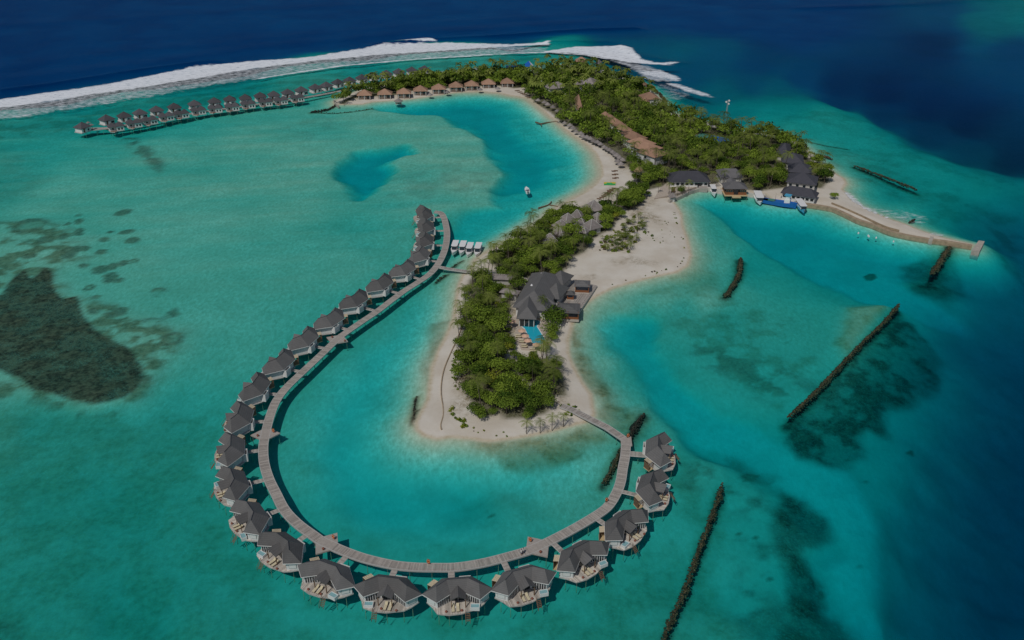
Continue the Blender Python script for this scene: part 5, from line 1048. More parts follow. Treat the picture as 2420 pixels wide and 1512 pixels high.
def speedboat(u, v, du, dv, label, L=9.6, B=2.75, hullm='boat_white', canopy=True, motors=2, group='white speedboats', roofL=.62, kind='speedboat', pillar=True):
    p, q = G(u - du, v - dv, .4), G(u + du, v + dv, .4); d = q - p; m_ = (p + q) / 2
    r_ = empty(kind, (m_.x, m_.y, 0), math.atan2(d.y, d.x), label, 'boat', group)
    link('hull', hull(L, B, .95).mesh('hull', M[hullm]), r_); link('deck', MB().prism([(-L*.46, -B*.38), (L*.2, -B*.38), (L*.40, -.2), (L*.40, .2), (L*.2, B*.38), (-L*.46, B*.38)], .80, .86).mesh('deck', M['boat_white']), r_)
    if canopy:
        x0, x1 = -L * .46, -L * .46 + L * roofL
        link('roof', MB().prism([(x0, -B*.44), (x1 - .5, -B*.44), (x1, -B*.34), (x1, B*.34), (x1 - .5, B*.44), (x0, B*.44)], 2.30, 2.42).mesh('roof', M['boat_white']), r_)
        link('cabin', MB().box(x0 + 1.2, x1 - .4, -B*.36, B*.36, .86, 1.75).mesh('cabin', M['boat_white']), r_)
        link('windscreen', MB().add([(x1 + .25, -B*.33, 1.0), (x1 + .25, B*.33, 1.0), (x1 - .25, B*.33, 2.3), (x1 - .25, -B*.33, 2.3)], [(0, 1, 2, 3)]).box(x0 + 1.1, x1 - .35, -B*.365, B*.365, 1.75, 2.15).mesh('windscreen', M['glass']), r_)
        link('bow_hatch', MB().box(x1 + .5, x1 + 2.0, -.22, .22, .87, .95).mesh('bow_hatch', M['wood']), r_)
    else:
        link('console', MB().box(-.3, .5, -.4, .4, .86, 1.6).mesh('console', M['boat_white']), r_); link('seat', MB().box(-1.6, -1.1, -.8, .8, .86, 1.2).mesh('seat', M['navy']), r_)
    em = MB().box(-L/2 - .55, -L/2 + .02, -.2, .2, .2, 1.25).box(-L/2 - .35, -L/2 - .15, -.08, .08, -.7, .2).mesh('outboard_engine', M['dark'])
    for k_ in range(motors): link('outboard_engine', em, r_, (0, (k_ - (motors - 1) / 2) * .7, 0))
    return r_
for i, (u, v) in enumerate([(1074.3,589),(1092.6,590),(1109,594),(1128.7,594)]):
    speedboat(u, v, -3.6, 10, 'white canopied speedboat moored in a line east of the boardwalk, %s from the left' % ordn[i], group='four moored white speedboats')
speedboat(1245, 450, -2.0, -5, 'small open white boat lying alone in the northern lagoon', L=5.6, B=2.1, canopy=False, motors=1, group=None, kind='motor_boat')
speedboat(1685, 453, 4.0, 9, 'white speedboat with twin engines moored left of the pier pavilion', group=None, L=9.4)
speedboat(1792, 470, 4.2, 10, 'broad white canopied ferry boat moored right of the pier pavilion', L=11.5, B=3.9, group=None, roofL=.8, kind='ferry_boat')
speedboat(1892, 489, 6.6, 9.2, 'sky blue passenger boat with a long white canopy at the quay', L=11, B=3.5, hullm='boat_cyan', group=None, roofL=.85, kind='passenger_boat')
p, q = G(1874, 486, .6), G(1804, 474, .6); d = p - q; m_ = (p + q) / 2
dh = empty('cargo_boat', (m_.x, m_.y, 0), math.atan2(d.y, d.x), 'long bright blue wooden cargo boat with a white wheelhouse moored along the quay', 'boat')
link('hull', hull(15.5, 4.0, 1.5, .7, 12, .5).mesh('hull', M['boat_blue']), dh); link('deck', MB().prism([(-7, -1.4), (3.5, -1.7), (6.6, -.5), (6.6, .5), (3.5, 1.7), (-7, 1.4)], 1.3, 1.38).mesh('deck', M['boat_cyan']), dh)
link('hold', MB().box(-4.5, -1.6, -1.1, 1.1, 1.38, 1.7).mesh('hold', M['court_green']), dh)
wh = link('wheelhouse', MB().box(2.6, 5.0, -1.3, 1.3, 1.38, 3.4).box(2.9, 4.7, -1.1, 1.1, 3.4, 4.9).mesh('wheelhouse', M['boat_white']), dh); link('wheelhouse_roof', MB().box(2.3, 5.1, -1.5, 1.5, 4.9, 5.05).mesh('wheelhouse_roof', M['boat_cyan']), wh)
link('window', MB().box(2.55, 2.6, -1.0, 1.0, 2.4, 3.1).box(2.84, 2.9, -.9, .9, 3.9, 4.6).mesh('window', M['glass']), wh); link('mast', MB().cone((-1.5, 0), .09, 1.4, 5.5, 6).mesh('mast', M['wood']), dh)
p = at(1440, 436, .6); ct = empty('sailing_catamaran', (*p, max(.3, ground_z(*p))), R(-4), 'green and yellow catamaran drawn up on the western beach', 'catamaran')
for y in (-.9, .9): link('hull', hull(5.2, .55, .45, .4).mesh('hull', M['green_p' if y < 0 else 'yellow_p']), ct, (0, y, .3))
link('trampoline', MB().box(-1.4, 1.2, -.75, .75, .66, .72).mesh('trampoline', M['green_p']), ct); link('mast', MB().cone((.4, 0), .06, .7, 5.5, 6).mesh('mast', M['trim']), ct)
for i, (u, v, c_) in enumerate([(2028,551,'white'),(2051,557,'white'),(2053,559,'white'),(2070,562,'white'),(2111,571,'white'),(1853,486,'yellow_p')]):
    p = at(u, v, 0); tag(link('mooring_buoy', MB().cone((0, 0), .35, -.2, .25, 10, rt=.3).cone((0, 0), .3, .25, .5, 10, rt=.12).mesh('mooring_buoy', M[c_]), None, (*p, 0)), ('pale mooring buoy off the sea wall, %s from the left' % ordn[i]) if i < 5 else 'yellow mooring buoy in front of the blue cargo boat', 'buoy')

# ------------------------------------------------------------------ sea walls, jetty, breakwaters
def ribbon(P, width, z0, z1, m, name):
    C = [Vector(p) for p in P]; b = MB(); L_, R_ = [], []
    for i in range(len(C)):
        t = tang(C, i); n_ = Vector((-t.y, t.x)) * width / 2; L_.append(C[i] - n_); R_.append(C[i] + n_)
    n = len(C); vs = [(*p, z0) for p in L_] + [(*p, z0) for p in R_] + [(*p, z1) for p in L_] + [(*p, z1) for p in R_]; fs = []
    for i in range(n - 1): fs += [(2*n+i, 2*n+i+1, 3*n+i+1, 3*n+i), (i, i+1, 2*n+i+1, 2*n+i), (3*n+i, 3*n+i+1, n+i+1, n+i), (n+i, n+i+1, i+1, i)]
    fs += [(0, 2*n, 3*n, n), (n-1, 2*n-1, 4*n-1, 3*n-1)]
    return b.add(vs, fs).mesh(name, M[m])
def wall_thing(name, label, cat, P, width, z0, z1, m):
    W_ = [Vector(p) for p in smooth_path(gp(P, z1), 4)]; return tag(link(name, ribbon(W_, width, z0, z1, m, name)), label, cat)
wall_thing('sea_wall', 'long stained stone sea wall curving out to the concrete pad', 'sea wall', [(1902,480),(1959,489),(1989,500),(2027,518),(2064,530),(2102,545),(2139,554),(2189,563),(2239,570),(2297,580)], 1.9, -3, 1.3, 'quay')
wall_thing('sea_wall', 'low dark stone edging along the outer side of the sand spit', 'sea wall', [(1965,478),(2000,492),(2040,510),(2090,533),(2125,543)], .3, .2, 1.05, 'quay')
wall_thing('quay_wall', 'pale quay edge running from the sandy point to the reception hall', 'quay', [(1580,474),(1609,461),(1634,450),(1657,444)], 1.2, -2, 1.2, 'concrete')
wall_thing('quay_wall', 'white quay wall between the jetty corner and the pier pavilion', 'quay', [(1672,442),(1700,448),(1722,451)], 1.3, -2, 1.6, 'paleq')
wall_thing('quay_wall', 'white quay wall running from the pier pavilion to the ferry berth', 'quay', [(1748,450),(1775,456),(1808,459)], 1.3, -2, 1.6, 'paleq')
wall_thing('quay_wall', 'pale quay edge in front of the long open fronted building', 'quay', [(1808,461),(1824,471),(1862,476),(1902,481)], 1.2, -2, 1.25, 'concrete')
tag(link('jetty_corner', MB().prism(gp([(1650,446),(1651,439),(1670,438),(1672,447)], 1.3), -2, 1.5).mesh('jetty_corner', M['walk'])), 'small grey timber landing at the bend of the quay', 'landing')
tag(link('concrete_pad', MB().prism(gp([(2295,592),(2312,569),(2326,571),(2314,595)], 1.5), -4, 1.7).mesh('concrete_pad', M['concrete'])), 'pale rectangular concrete pad at the far tip of the sea wall', 'landing')
tag(link('concrete_block', MB().prism(gp([(2194,567),(2198,559),(2206,560),(2203,569)], 1.3), -3, 1.45).mesh('concrete_block', M['concrete'])), 'small square concrete landing on the inner side of the sea wall', 'landing')
QP = gp([(1545,470),(1600,458),(1634,446),(1657,439),(1675,436),(1680,430),(1580,432),(1560,445)], .9)
tag(link('quay_promenade', MB().prism(QP if sum((QP[i][0]-QP[i-1][0])*(QP[i][1]+QP[i-1][1]) for i in range(len(QP))) < 0 else QP[::-1], .3, 1.12).mesh('quay_promenade', M['paving'])), 'pale paved promenade before the reception hall', kind='structure')
ro = []
for s in range(6):
    b = bmesh.new(); bmesh.ops.create_icosphere(b, subdivisions=1, radius=1)
    for v in b.verts: v.co *= random.uniform(.65, 1.15)
    ro.append((np.array([v.co[:] for v in b.verts]), np.array([[v.index for v in f.verts] for f in b.faces]))); b.free()
def rocks(name, label, P, width, m='rock', size=.55, dens=1.6, top=.25, cat='breakwater', deep=1.4):
    C = [Vector(p) for p in resample(smooth_path(gp(P, 0), 4), .5)]; V_, F_ = [], []; nb_ = 0
    mid = C[len(C) // 2]
    for i, c in enumerate(C):
        t = tang(C, i); n_ = Vector((-t.y, t.x)); taper = min(1, .35 + min(i, len(C) - 1 - i) / 6); wv_ = width * taper * (1 + .35 * math.sin(i * .37 + len(C)) * .6)
        for k in range(max(1, int(wv_ * dens * .5 / size))):
            o = random.gauss(0, .33); q = c + n_ * (o * wv_) + t * random.uniform(-.3, .3); h = top - .14 - deep * min(1, abs(o) * 1.9) ** 1.5 + random.uniform(-.3, .16)
            if abs(o) > .62: continue
            v, f = ro[random.randrange(6)]; s = size * random.uniform(.55, 1.25)
            a = random.uniform(0, 6.28); ca, sa = math.cos(a), math.sin(a); vv = v * s * [1.15, .9, .75]
            vv = np.stack([vv[:, 0] * ca - vv[:, 1] * sa + q.x - mid.x, vv[:, 0] * sa + vv[:, 1] * ca + q.y - mid.y, vv[:, 2] + h - s * .4], -1)
            V_.append(vv); F_.append(f + nb_); nb_ += len(v)
    r_ = empty(name, (mid.x, mid.y, 0), 0, label, cat)
    link('rocks', np_mesh('rocks', np.concatenate(V_), np.concatenate(F_), M[m]), r_, kind='stuff'); return r_
rocks('breakwater', 'longest straight dark rock breakwater in the eastern lagoon', [(2126,714),(2090,757),(2040,805),(1985,862),(1920,930),(1862,982)], 1.35, 'rock_brown', .30, 4, top=-.08, deep=.6)
rocks('breakwater', 'brown weedy rock breakwater running down to the bottom edge right of the villas', [(1707,1138),(1692,1190),(1665,1262),(1638,1332),(1618,1392),(1590,1450),(1564,1520)], 1.25, 'rock_brown', .26, 4, top=-.12, deep=.6)
rocks('breakwater', 'short bent dark rock breakwater off the eastern beach', [(1750,606),(1748,638),(1736,664),(1714,697)], 1.8, 'rock_brown', .33, 4, top=-.05, deep=.6)
rocks('breakwater', 'dark rock spur pointing inward from the end of the sea wall', [(2249,574),(2232,600),(2208,636),(2200,645)], 2.2, 'rock_brown', .34, 4, top=.0, deep=.6)
rocks('breakwater', 'short dark rock mound just above the landing bridge corner', [(1522,974),(1508,992),(1492,1018),(1484,1036)], 1.8, 'rock', .3, 4, top=-.08, deep=.6)
rocks('breakwater', 'narrow weedy rock bank left of the right arm of the boardwalk', [(1470,1050),(1455,1085),(1440,1115),(1424,1138)], 1.5, 'rock_brown', .26, 3.2, top=-.12, deep=.7)
rocks('breakwater', 'small dark rock row in the shallows off the south western point', [(984,936),(979,960),(980,1000)], 1.2, 'rock', .28, 2.6, top=.0, deep=.7)
rocks('groyne', 'thin line of stones from the rock row to the south western beach', [(984,968),(1010,966),(1040,963)], .7, 'rock', .25, 1.6, top=.15, cat='groyne')
rocks('breakwater', 'long thin rock breakwater off the north eastern shore', [(2018,389),(2060,404),(2112,424),(2168,446)], 1.7, 'rock_brown', .42, 2.6, top=.0, deep=.7)
rocks('breakwater', 'rock groyne on the shore beside the stepped slate roofs', [(1912,360),(1935,366),(1966,374)], 2.4, 'rock_brown', .55, 1.6, top=.6)
rocks('groyne', 'small weedy stone mound above the short shore bridge', [(1066,629),(1078,621),(1092,614)], 1.3, 'rock_brown', .35, 2, top=.05, cat='groyne')
rocks('groyne', 'small weedy stone mound below the short shore bridge', [(1030,662),(1042,653),(1056,645)], 1.6, 'rock_brown', .35, 2, top=.05, cat='groyne')
rocks('rock_shore', 'dark rocky sea defence at the western tip of the island', [(735,263),(770,258),(790,250),(790,242)], 2.2, 'rock', .5, 1.6, top=.4, cat='breakwater')
rocks('rock_shore', 'curved stone line enclosing the shallow pool at the western tip', [(740,263),(790,265),(840,261),(880,254)], .9, 'rock_brown', .35, 1.5, top=.0, cat='groyne')
rocks('rock_shore', 'dark rocks along the eroded northern shore', [(1512,196),(1535,205),(1555,219),(1565,230),(1575,243)], 3, 'rock_brown', .6, 1.4, top=.9, cat='rocks')
rocks('reef_rock', 'jagged dark rock washed by waves off the sand spit', [(2148,527),(2155,523),(2160,519)], 2.0, 'rock', .5, 1.4, top=.8, cat='rock')
def thin(name, label, P, cat='groyne', w_=.35, z=.25, m='wood'):
    return wall_thing(name, label, cat, P, w_, -.6, z, m)
thin('timber_groyne', 'thin timber groyne with a forked end off the western beach', [(1318,286),(1296,288),(1277,291)]); thin('timber_groyne', 'forked stub at the end of the thin timber groyne', [(1265,287),(1277,291),(1279,295)])
thin('timber_groyne', 'bent timber groyne in the shallows below the western beach', [(1272,490),(1295,483),(1303,475)]); thin('timber_groyne', 'short timber branch beside the bent groyne', [(1298,483),(1318,487)])
thin('sandbag_line', 'long brown sandbag line along the top of the south western beach', [(1043,1013),(1041,1003),(1047,980),(1046,956),(1042,930),(1043,900),(1050,868),(1065,832),(1080,800),(1092,765),(1098,735),(1100,712)], 'barrier', .28, .72, 'quay')
thin('retaining_wall', 'pale low wall round the western tip of the island', [(789,234),(793,243),(800,249)], 'wall', .7, 1.3, 'concrete')
sg = empty('notice_board', (*at(1590,456,1), .8), R(10), 'dark upright board standing at the start of the quay path', 'sign'); link('panel', MB().box(-.9, .9, -.08, .08, .5, 3.0).mesh('panel', M['wood']), sg); link('post', MB().box(-.8, -.65, .08, .2, 0, 2.8).box(.65, .8, .08, .2, 0, 2.8).mesh('post', M['wood']), sg)
# lamp posts at the pool
# ------------------------------------------------------------------ vegetation
def leafmat(name, dark_c, lite_c, attr=False):
    m, ns, ls = mat(name)
    out = N(ns, 'OutputMaterial'); d = N(ns, 'BsdfDiffuse'); t = N(ns, 'BsdfTranslucent'); mx = N(ns, 'MixShader'); mx.inputs[0].default_value = .22
    g = N(ns, 'NewGeometry'); oi = N(ns, 'ObjectInfo') if not attr else N(ns, 'Attribute', attribute_name='tint')
    src = oi.outputs['Random'] if not attr else oi.outputs['Fac']
    a = N(ns, 'Math', operation='MULTIPLY'); a.inputs[1].default_value = .42; ls.new(g.outputs['Random Per Island'], a.inputs[0])
    b = N(ns, 'Math', operation='MULTIPLY'); b.inputs[1].default_value = .85; ls.new(src, b.inputs[0])
    c = N(ns, 'Math', operation='ADD'); ls.new(a.outputs[0], c.inputs[0]); ls.new(b.outputs[0], c.inputs[1])
    cr = N(ns, 'ValToRGB'); ls.new(c.outputs[0], cr.inputs[0]); e = cr.color_ramp.elements
    e[0].position = .05; e[0].color = (*dark_c, 1); e[1].position = 1.0; e[1].color = (*lite_c, 1)
    x = e.new(.55); x.color = (*[(p * .55 + q * .45) for p, q in zip(dark_c, lite_c)], 1)
    ls.new(cr.outputs[0], d.inputs[0]); ls.new(cr.outputs[0], t.inputs[0]); ls.new(d.outputs[0], mx.inputs[1]); ls.new(t.outputs[0], mx.inputs[2]); ls.new(mx.outputs[0], out.inputs[0]); return m
LB = dict(dark_c=(.032, .075, .013), lite_c=(.235, .325, .045)); LP = dict(dark_c=(.06, .095, .020), lite_c=(.24, .285, .065))
M['leaf'] = leafmat('broad_leaves', **LB); M['leaf_a'] = leafmat('broad_leaves_canopy', attr=True, **LB)
M['palm'] = leafmat('palm_fronds', **LP); M['palm_a'] = leafmat('palm_fronds_canopy', attr=True, **LP)
M['lime'] = leafmat('lime_leaves', (.09, .13, .015), (.30, .33, .04)); M['dry'] = leafmat('dry_twigs', (.07, .055, .035), (.22, .18, .11))
def crown_arrays(n, lobes, size, seed, H=5.0, Rr=3.2, flat=.62):
    """leaf clumps scattered over and inside a crown of several uneven lobes; returns quads"""
    r = np.random.default_rng(seed); L = []
    for k in range(lobes):
        a = r.uniform(0, 6.28); q = r.uniform(.15, .62) * Rr if k else 0
        L.append((q * math.cos(a), q * math.sin(a), H - Rr * flat * r.uniform(.9, 1.25) + (0 if k else .35 * Rr * flat), Rr * r.uniform(.42, .66) if k else Rr * .68))
    pts = []
    while len(pts) < n:
        lx, ly, lz, lr = L[r.integers(lobes)]; v = r.normal(size=3); v /= np.linalg.norm(v); v[2] = abs(v[2]) * 1.0 - (.35 if r.random() < .3 else 0)
        q = lr * (r.uniform(.62, 1.06)); pts.append((np.array([lx, ly, lz]) + v * q * [1, 1, flat * 1.25], v))
    V, F = [], []
    for i, (p, nrm) in enumerate(pts):
        nn = nrm + r.normal(size=3) * .55; nn /= np.linalg.norm(nn); a = np.cross(nn, [0.3, .2, 1]); a /= np.linalg.norm(a) + 1e-6; b = np.cross(nn, a); s = size * r.uniform(.6, 1.3)
        c = r.uniform(0, 6.28); a, b = a * math.cos(c) + b * math.sin(c), b * math.cos(c) - a * math.sin(c)
        V += [p - a * s * .55, p - b * s * .32 + nn * s * .06, p + a * s * .55, p + b * s * .32 - nn * s * .05]; F.append([4 * i, 4 * i + 1, 4 * i + 2, 4 * i + 3])
    return np.array(V), np.array(F)
def palm_arrays(fr, seg, seed, H=7.5, L=3.1, leaf=True, wd=.5):
    r = np.random.default_rng(seed); V, F = [], []
    for k in range(fr):
        a = 2 * math.pi * k / fr + r.uniform(-.2, .2); up = r.uniform(-.15, .95); ln = L * r.uniform(.8, 1.1); d = np.array([math.cos(a), math.sin(a), 0]); sd = np.array([-math.sin(a), math.cos(a), 0]); pr = np.array([0, 0, H]); pts = [pr]
        el = up
        for j in range(seg): pr = pr + (d * math.cos(el) + np.array([0, 0, math.sin(el)])) * ln / seg; pts.append(pr); el -= (1.5 + .5 * up) / seg * 1.15
        for j in range(seg):
            w0, w1 = wd * math.sin(math.pi * (.12 + .8 * j / seg)), wd * math.sin(math.pi * (.12 + .8 * (j + 1) / seg)) * (0.35 if j == seg - 1 else 1)
            for s in (-1, 1):
                drop = np.array([0, 0, -.42]); b = len(V)
                if leaf:      # separate leaflets leave gaps
                    for q in range(3):
                        t0 = (q + .08) / 3; t1 = (q + .62) / 3; p0 = pts[j] * (1 - t0) + pts[j + 1] * t0; p1 = pts[j] * (1 - t1) + pts[j + 1] * t1; w = w0 * (1 - t0) + w1 * t0
                        tip = p1 + sd * s * w * 1.25 + drop * w + (pts[j + 1] - pts[j]) / np.linalg.norm(pts[j + 1] - pts[j]) * w * .5; b = len(V)
                        V += [p0, p1, tip, tip]; F.append([b, b + 1, b + 2, b + 2])
                else:
                    V += [pts[j], pts[j + 1], pts[j + 1] + sd * s * w1 + drop * w1, pts[j] + sd * s * w0 + drop * w0]; F.append([b, b + 1, b + 2, b + 3])
    return np.array(V), np.array(F)
def quads_mesh(name, V, F, m):
    me = bpy.data.meshes.new(name); fs = [tuple(dict.fromkeys(f)) for f in F.tolist()] if (F[:, 2] == F[:, 3]).any() else F.tolist()
    me.from_pydata(V.tolist(), [], fs); me.materials.append(M[m]); me.update(); return me
def trunk_mesh(H, r0, r1, lean=(.3, .1), limbs=0, n=6):
    b = MB(); p = Vector((0, 0, -.5)); 
    for k in range(4):
        q = Vector((lean[0] * ((k + 1) / 4) ** 1.6, lean[1] * ((k + 1) / 4) ** 1.6, -.5 + (H + .5) * (k + 1) / 4)); b.bar(p, q, r0 + (r1 - r0) * k / 4, n=n, r2=r0 + (r1 - r0) * (k + 1) / 4); p = q
    for k in range(limbs):
        a = 2 * math.pi * k / limbs + .4; st_ = Vector((lean[0] * .3, lean[1] * .3, H * .55)); b.bar(st_, st_ + Vector((math.cos(a) * H * .35, math.sin(a) * H * .35, H * .35)), r1, n=4, r2=r1 * .4)
    return b.mesh('trunk', M['trunk'])
CR = [quads_mesh('crown', *crown_arrays(950, 9, .52, 100 + i, H=5.4 + .4 * (i % 3), Rr=3.5), 'leaf') for i in range(6)]
CT = [trunk_mesh(3.6, .2, .1, (.3, .2 * (i - 1)), 4) for i in range(3)]
PC = [quads_mesh('crown', *palm_arrays(13, 4, 200 + i, H=7.4 + .6 * (i % 3), L=3.5, wd=.62), 'palm') for i in range(5)]
PT = [trunk_mesh(7.4 + .6 * i, .15, .09, (0, 0)) for i in range(3)]
LIME = quads_mesh('crown', *crown_arrays(430, 5, .6, 300, H=5.6, Rr=3.2), 'lime'); DRY = quads_mesh('crown', *crown_arrays(260, 6, .5, 301, H=4.6, Rr=2.9), 'dry')
trees = []
FN = np.array([(f[0], f[1], f[2], f[3], math.cos(f[4]), math.sin(f[4])) for f in FOOT])
def free_at(x, y, r=0.0):
    dx, dy = x - FN[:, 0], y - FN[:, 1]; a = dx * FN[:, 4] + dy * FN[:, 5]; b = -dx * FN[:, 5] + dy * FN[:, 4]
    return not bool(((np.abs(a) < FN[:, 2] + r) & (np.abs(b) < FN[:, 3] + r)).any())
def screens(x, y, h):
    """a tall crown on the viewer's side of a low roof would hide it in a way the place does not show: keep crowns low there"""
    dx = x - FN[:, 0]; dy = FN[:, 1] - y
    return bool(((np.abs(dx) < FN[:, 2]) & (dy > 0) & (dy < FN[:, 3] + h * 1.5)).any())
for P, zn, spc, pf, sc in ZONES:
    W_ = gp(P, .8); xs = [p[0] for p in W_]; ys = [p[1] for p in W_]; nx_ = int((max(xs) - min(xs)) / spc) + 1; ny_ = int((max(ys) - min(ys)) / spc) + 1
    gx_, gy_ = np.meshgrid(min(xs) + spc * (np.arange(nx_) + .5), min(ys) + spc * (np.arange(ny_) + .5)); gx_ = gx_ + rng.uniform(-.45, .45, gx_.shape) * spc; gy_ = gy_ + rng.uniform(-.45, .45, gy_.shape) * spc
    sd = sd_poly(gx_, gy_, W_); pn = fbm(gx_, gy_, 24, 401, 3)
    for x, y, s_, q in zip(gx_.ravel(), gy_.ravel(), sd.ravel(), pn.ravel()):
        if s_ < (.9 if 'eastern block' in zn else -.4 if 'western strip' in zn else .35 if ('southern' in zn or 'huts' in zn) else -.3) + q * 2: continue
        if not free_at(x, y, .9): continue
        if zn == 'northern wood' and abs(x - ct.location.x) < 1: pass
        palm = rng.random() < pf + q * .9; low = screens(x, y, 5)
        if low and palm and rng.random() < .6: palm = False
        s = sc * rng.uniform(.6, 1.32) * (.62 if (low and not palm) else 1) * (.8 if s_ < 1.5 else 1)
        trees.append((x, y, palm, s, zn))
trees.sort(key=lambda t: t[1])
LM = [(1247,790,'the swimming pool'),(1275,690,'the main complex'),(1368,520,'the thatched huts'),(1180,690,'the grey sheds'),(1150,900,'the sandbag line side'),(1200,960,'the southern beach'),(1280,890,'the sand path'),(1110,700,'the short shore bridge'),(1220,610,'the moored speedboats beach'),
 (1490,470,'the sandy neck'),(1624,425,'the reception hall'),(1723,415,'the gate hall'),(1678,331,'the blue court'),(1713,303,'the mast'),(1900,400,'the slate roofed blocks'),(1890,452,'the open fronted building'),(1540,370,'the lower end of the terracotta row'),(1480,315,'the middle of the terracotta row'),
 (1430,275,'the upper end of the terracotta row'),(1366,245,'the lone terracotta roof'),(1314,204,'the long grey roof'),(1395,195,'the pale saddle roof'),(1536,230,'the northern shore house'),(1374,150,'the far terracotta roof'),(1250,175,'the blue and white canopy'),(1830,335,'the north eastern point'),(1400,340,'the middle umbrellas'),
 (861,220,'the leftmost beach bungalow'),(954,216,'the third beach bungalow'),(1036,206,'the fifth beach bungalow'),(1114,198,'the seventh beach bungalow'),(1198,193,'the rightmost beach bungalow'),(1330,300,'the upper umbrellas'),(1620,290,'the northern reef shore')]
LMP = [(*at(u, v, 1), n) for u, v, n in LM]; used_l = {}
def where(x, y, kind):
    d, n, lx, ly = min((math.hypot(x - a, y - b), n, a, b) for a, b, n in LMP)
    q = ('right of' if x > lx else 'left of') if abs(x - lx) > abs(y - ly) else ('behind' if y > ly else 'in front of')
    k = (kind, q, n); used_l[k] = used_l.get(k, 0) + 1; c = used_l[k]
    return '%s, %s %s %s' % (kind, (ordn[c - 1] + ' nearest') if c <= 25 else 'one of many', q, n)
cnt = {True: 0, False: 0}; rest = {True: [], False: []}; seen = {}
for x, y, palm, s, zn in trees:
    cnt[palm] += 1
    if cnt[palm] > 300: rest[palm].append((x, y, s)); continue
    z = max(.3, ground_z(x, y)) - .05; rz = rng.uniform(0, 6.28); q = rng.random()
    if palm:
        r_ = empty('palm_tree', (x, y, z), rz, where(x, y, 'coconut palm'), 'palm tree', 'coconut palms in the ' + zn); i = int(rng.integers(5)); link('crown', PC[i], r_); link('trunk', PT[i % 3], r_)
        r_.rotation_euler = (rng.uniform(-.12, .12), rng.uniform(-.12, .12), rz); s = max(s, .8) * 1.08
    else:
        lab, gr = 'dense green tree', 'broadleaf trees in the ' + zn; me = CR[int(rng.integers(6))]
        if q < .05: lab, gr, me = 'bright lime green tree', 'lime green trees in the ' + zn, LIME
        elif q < .085: lab, gr, me = 'greyish half bare tree', 'half bare trees in the ' + zn, DRY
        r_ = empty('broadleaf_tree', (x, y, z), rz, where(x, y, lab), 'tree', gr); link('crown', me, r_); link('trunk', CT[int(rng.integers(3))], r_)
    r_.scale = (s * rng.uniform(.9, 1.12), s * rng.uniform(.9, 1.12), s * rng.uniform(.8, 1.1))
def merged(name, items, protos, m, label):
    V, F, T = [], [], []; nb_ = 0; pr = [[], []]
    for x, y, s in items:
        v, f = protos[int(rng.integers(len(protos)))]; a = rng.uniform(0, 6.28); ca, sa = math.cos(a), math.sin(a); z = max(.3, ground_z(x, y)) - .1; sz = s * rng.uniform(.85, 1.15)
        V.append(np.stack([(v[:, 0] * ca - v[:, 1] * sa) * s + x, (v[:, 0] * sa + v[:, 1] * ca) * s + y, v[:, 2] * sz + z], -1)); F.append(f + nb_); nb_ += len(v); T.append(np.full(len(v), rng.random()))
    me = np_mesh(name, np.concatenate(V), np.concatenate(F), M[m], {'tint': np.concatenate(T)}); return tag(link(name, me, kind='stuff'), label)
far_cr = [crown_arrays(210, 6, 1.0, 500 + i, H=5.8 + .5 * (i % 3), Rr=4.0) for i in range(6)]
far_pc = [palm_arrays(11, 4, 600 + i, H=8.2 + .7 * (i % 3), L=3.7, leaf=False, wd=.5) for i in range(5)]
if rest[False]: merged('far_broadleaf_canopy', rest[False], far_cr, 'leaf_a', 'dense green broadleaf canopy filling the northern wood')
if rest[True]: merged('far_palm_canopy', rest[True], far_pc, 'palm_a', 'coconut palm crowns standing over the northern wood')
print('TREES', len(trees), cnt, len(rest[True]), len(rest[False]))
# single palms and bushes one can point at
for i, (u, v, s) in enumerate([(1244,1022,.78),(1276,1020,.74),(1304,1014,.8),(1331,1005,.78)]):
    p = at(u, v, .6); r_ = empty('palm_tree', (*p, .5), i * 1.3, 'young windswept palm on the southern beach, %s from the left of the four' % ordn[i], 'palm tree', 'four young palms on the southern beach'); link('crown', PC[i], r_); link('trunk', PT[i % 3], r_); r_.scale = (s * .95, s * .95, s * .62)
for i, (u, v, s) in enumerate([(1309,932,.95),(1292,846,.85),(1279,842,.8),(1213,690,.9),(1283,745,.8),(1276,735,.75),(1586,470,.7),(1600,465,.6),(1612,463,.7),(1626,457,.75),(1555,457,.6),(1580,463,.8),(1682,438,.8),(1692,441,.6),(1746,438,.9),(1708,437,.9),(1497,500,.6),(1507,530,.5)]):
    p = at(u, v, .8); r_ = empty('palm_tree', (*p, max(.4, ground_z(*p))), i, ['palm on the eastern edge of the southern grove', 'tall palm just below the swimming pool, right one', 'tall palm just below the swimming pool, left one', 'palm beside the grey shed near the main complex', 'palm in front of the main complex, right one', 'palm in front of the main complex, left one'][i] if i < 6 else 'small palm on the harbour front, %s of those before the buildings' % ordn[i - 6], 'palm tree'); link('crown', PC[i % 5], r_); link('trunk', PT[i % 3], r_); r_.scale = (s, s, s)
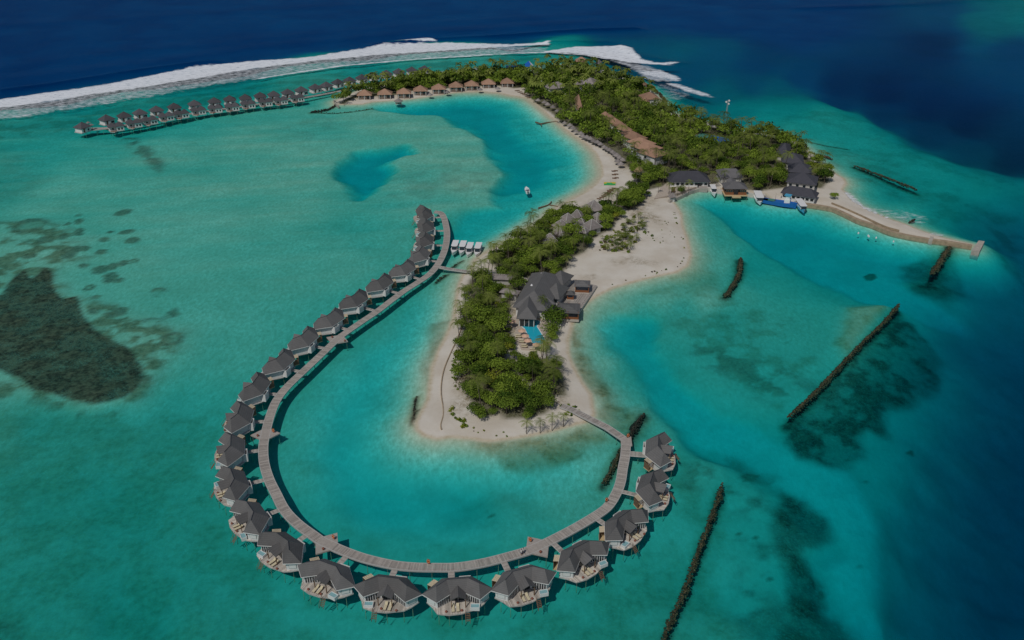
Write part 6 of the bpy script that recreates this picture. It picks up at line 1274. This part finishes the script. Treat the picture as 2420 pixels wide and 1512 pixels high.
for i, (u, v, s, l) in enumerate([(1309,760,1.5,'large round bush between the pool and the near pavilion'),(1300,789,1.0,'round bush right of the pool, upper one'),(1303,803,.75,'small round bush right of the pool, lower one'),(1340,505,1.15,'broad round tree at the edge of the northern beach near the huts'),(1318,512,.8,'pale small tree beside the round beach tree'),(1430,500,1.2,'pale leafed spreading tree behind the largest thatched hut'),(1450,505,1.0,'pale spreading tree at the right edge of the hut grove'),
   (1386,517,1.2,'bright lime round tree in the middle of the hut grove'),(1133,988,.8,'bright green round bush at the lower tip of the southern grove'),(1205,812,.8,'yellow green bush left of the pool terrace'),(1200,828,.7,'yellow green bush below the pool terrace'),(1970,470,.7,'small tree on the sand beside the long open fronted building'),(1610,452,.7,'bush on the quay promenade')]):
    p = at(u, v, .8); me = LIME if ('lime' in l or 'yellow' in l) else CR[i % 6]; r_ = empty('broadleaf_tree', (*p, max(.4, ground_z(*p)) - .8 * s), i, l, 'tree'); link('crown', me, r_); link('trunk', CT[i % 3], r_); r_.scale = (s, s, s * .9)
# low scrub: small bushes, each its own
SB = [quads_mesh('shrub', *crown_arrays(90, 4, .34, 700 + i, H=.95, Rr=.75, flat=.8), 'leaf' if i < 2 else ('lime' if i == 2 else 'dry')) for i in range(4)]
def shrub(x, y, s, k, label, group): 
    o = tag(link('shrub', SB[k], None, (x, y, max(.2, ground_z(x, y)) - .12), rng.uniform(0, 6)), label, 'shrub', group); o.scale = (s, s, s * .9); return o
W_ = gp([(1408,598),(1425,572),(1452,548),(1480,528),(1497,516),(1520,520),(1530,545),(1545,560),(1538,582),(1500,600),(1440,606)]); bx = np.array(W_)
pn_ = 0
for _ in range(420):
    x, y = rng.uniform(bx[:, 0].min(), bx[:, 0].max()), rng.uniform(bx[:, 1].min(), bx[:, 1].max())
    if sd_poly(np.array([x]), np.array([y]), W_)[0] > 3 * rng.random() - 1 and vnoise(np.array([x / 4.0]), np.array([y / 7.0]), 5)[0] > .28:
        if rng.random() < .42:
            s = rng.uniform(.34, .62); r_ = empty('palm_tree', (x, y, ground_z(x, y) - 2.2 * s), rng.uniform(0, 6), 'tiny yellowish palm in the scrub patch on the open sand', 'palm tree', 'tiny palms in the scrub patch'); link('crown', PC[int(rng.integers(5))], r_); link('trunk', PT[0], r_); r_.scale = (s, s, s * .8)
        else: shrub(x, y, rng.uniform(.6, 1.6), int(rng.choice([0, 1, 2, 3], p=[.2, .2, .38, .22])), 'low green shrub in the scrub patch on the open sand', 'shrubs in the scrub patch')
for P, n, zn, smin, smax in [([(1495,655),(1540,646),(1580,642),(1612,626),(1618,600),(1612,560),(1600,530),(1590,500)], 46, 'in the line edging the eastern beach', .35, .8), ([(1420,690),(1450,676),(1500,660)], 10, 'in the line above the terrace beach', .3, .6), ([(1064,962),(1068,975),(1072,985),(1078,998),(1092,1006),(1100,1010)], 12, 'in the green hedge on the south western sand', .8, 1.3),
   ([(1120,1018),(1160,1026),(1200,1030)], 9, 'dotted on the southern beach', .3, .6), ([(1342,958),(1360,970),(1378,982)], 7, 'along the upper side of the landing bridge', .7, 1.0), ([(1322,970),(1345,982),(1364,994)], 7, 'along the lower side of the landing bridge', .7, 1.0), ([(1385,955),(1392,965)], 5, 'on the sand above the landing bridge', .3, .5), ([(1530,560),(1560,575),(1580,540),(1560,520)], 22, 'scattered on the open sand', .25, .6), ([(1075,850),(1068,880),(1078,900),(1082,930)], 16, 'on the bare strip left of the southern grove', .5, 1.0)]:
    C = resample(gp(P), .5)
    for i in range(n):
        c = C[int(rng.integers(len(C)))]; j_ = 1.6 if n < 20 or 'scattered' not in zn else 5
        x, y = c.x + rng.normal() * .5 * j_ * .5, c.y + rng.normal() * .5 * j_
        if ground_z(x, y) > .15: shrub(x, y, rng.uniform(smin, smax), int(rng.integers(4)) if smax < .9 else int(rng.integers(3)), 'small green shrub ' + zn, 'shrubs ' + zn)
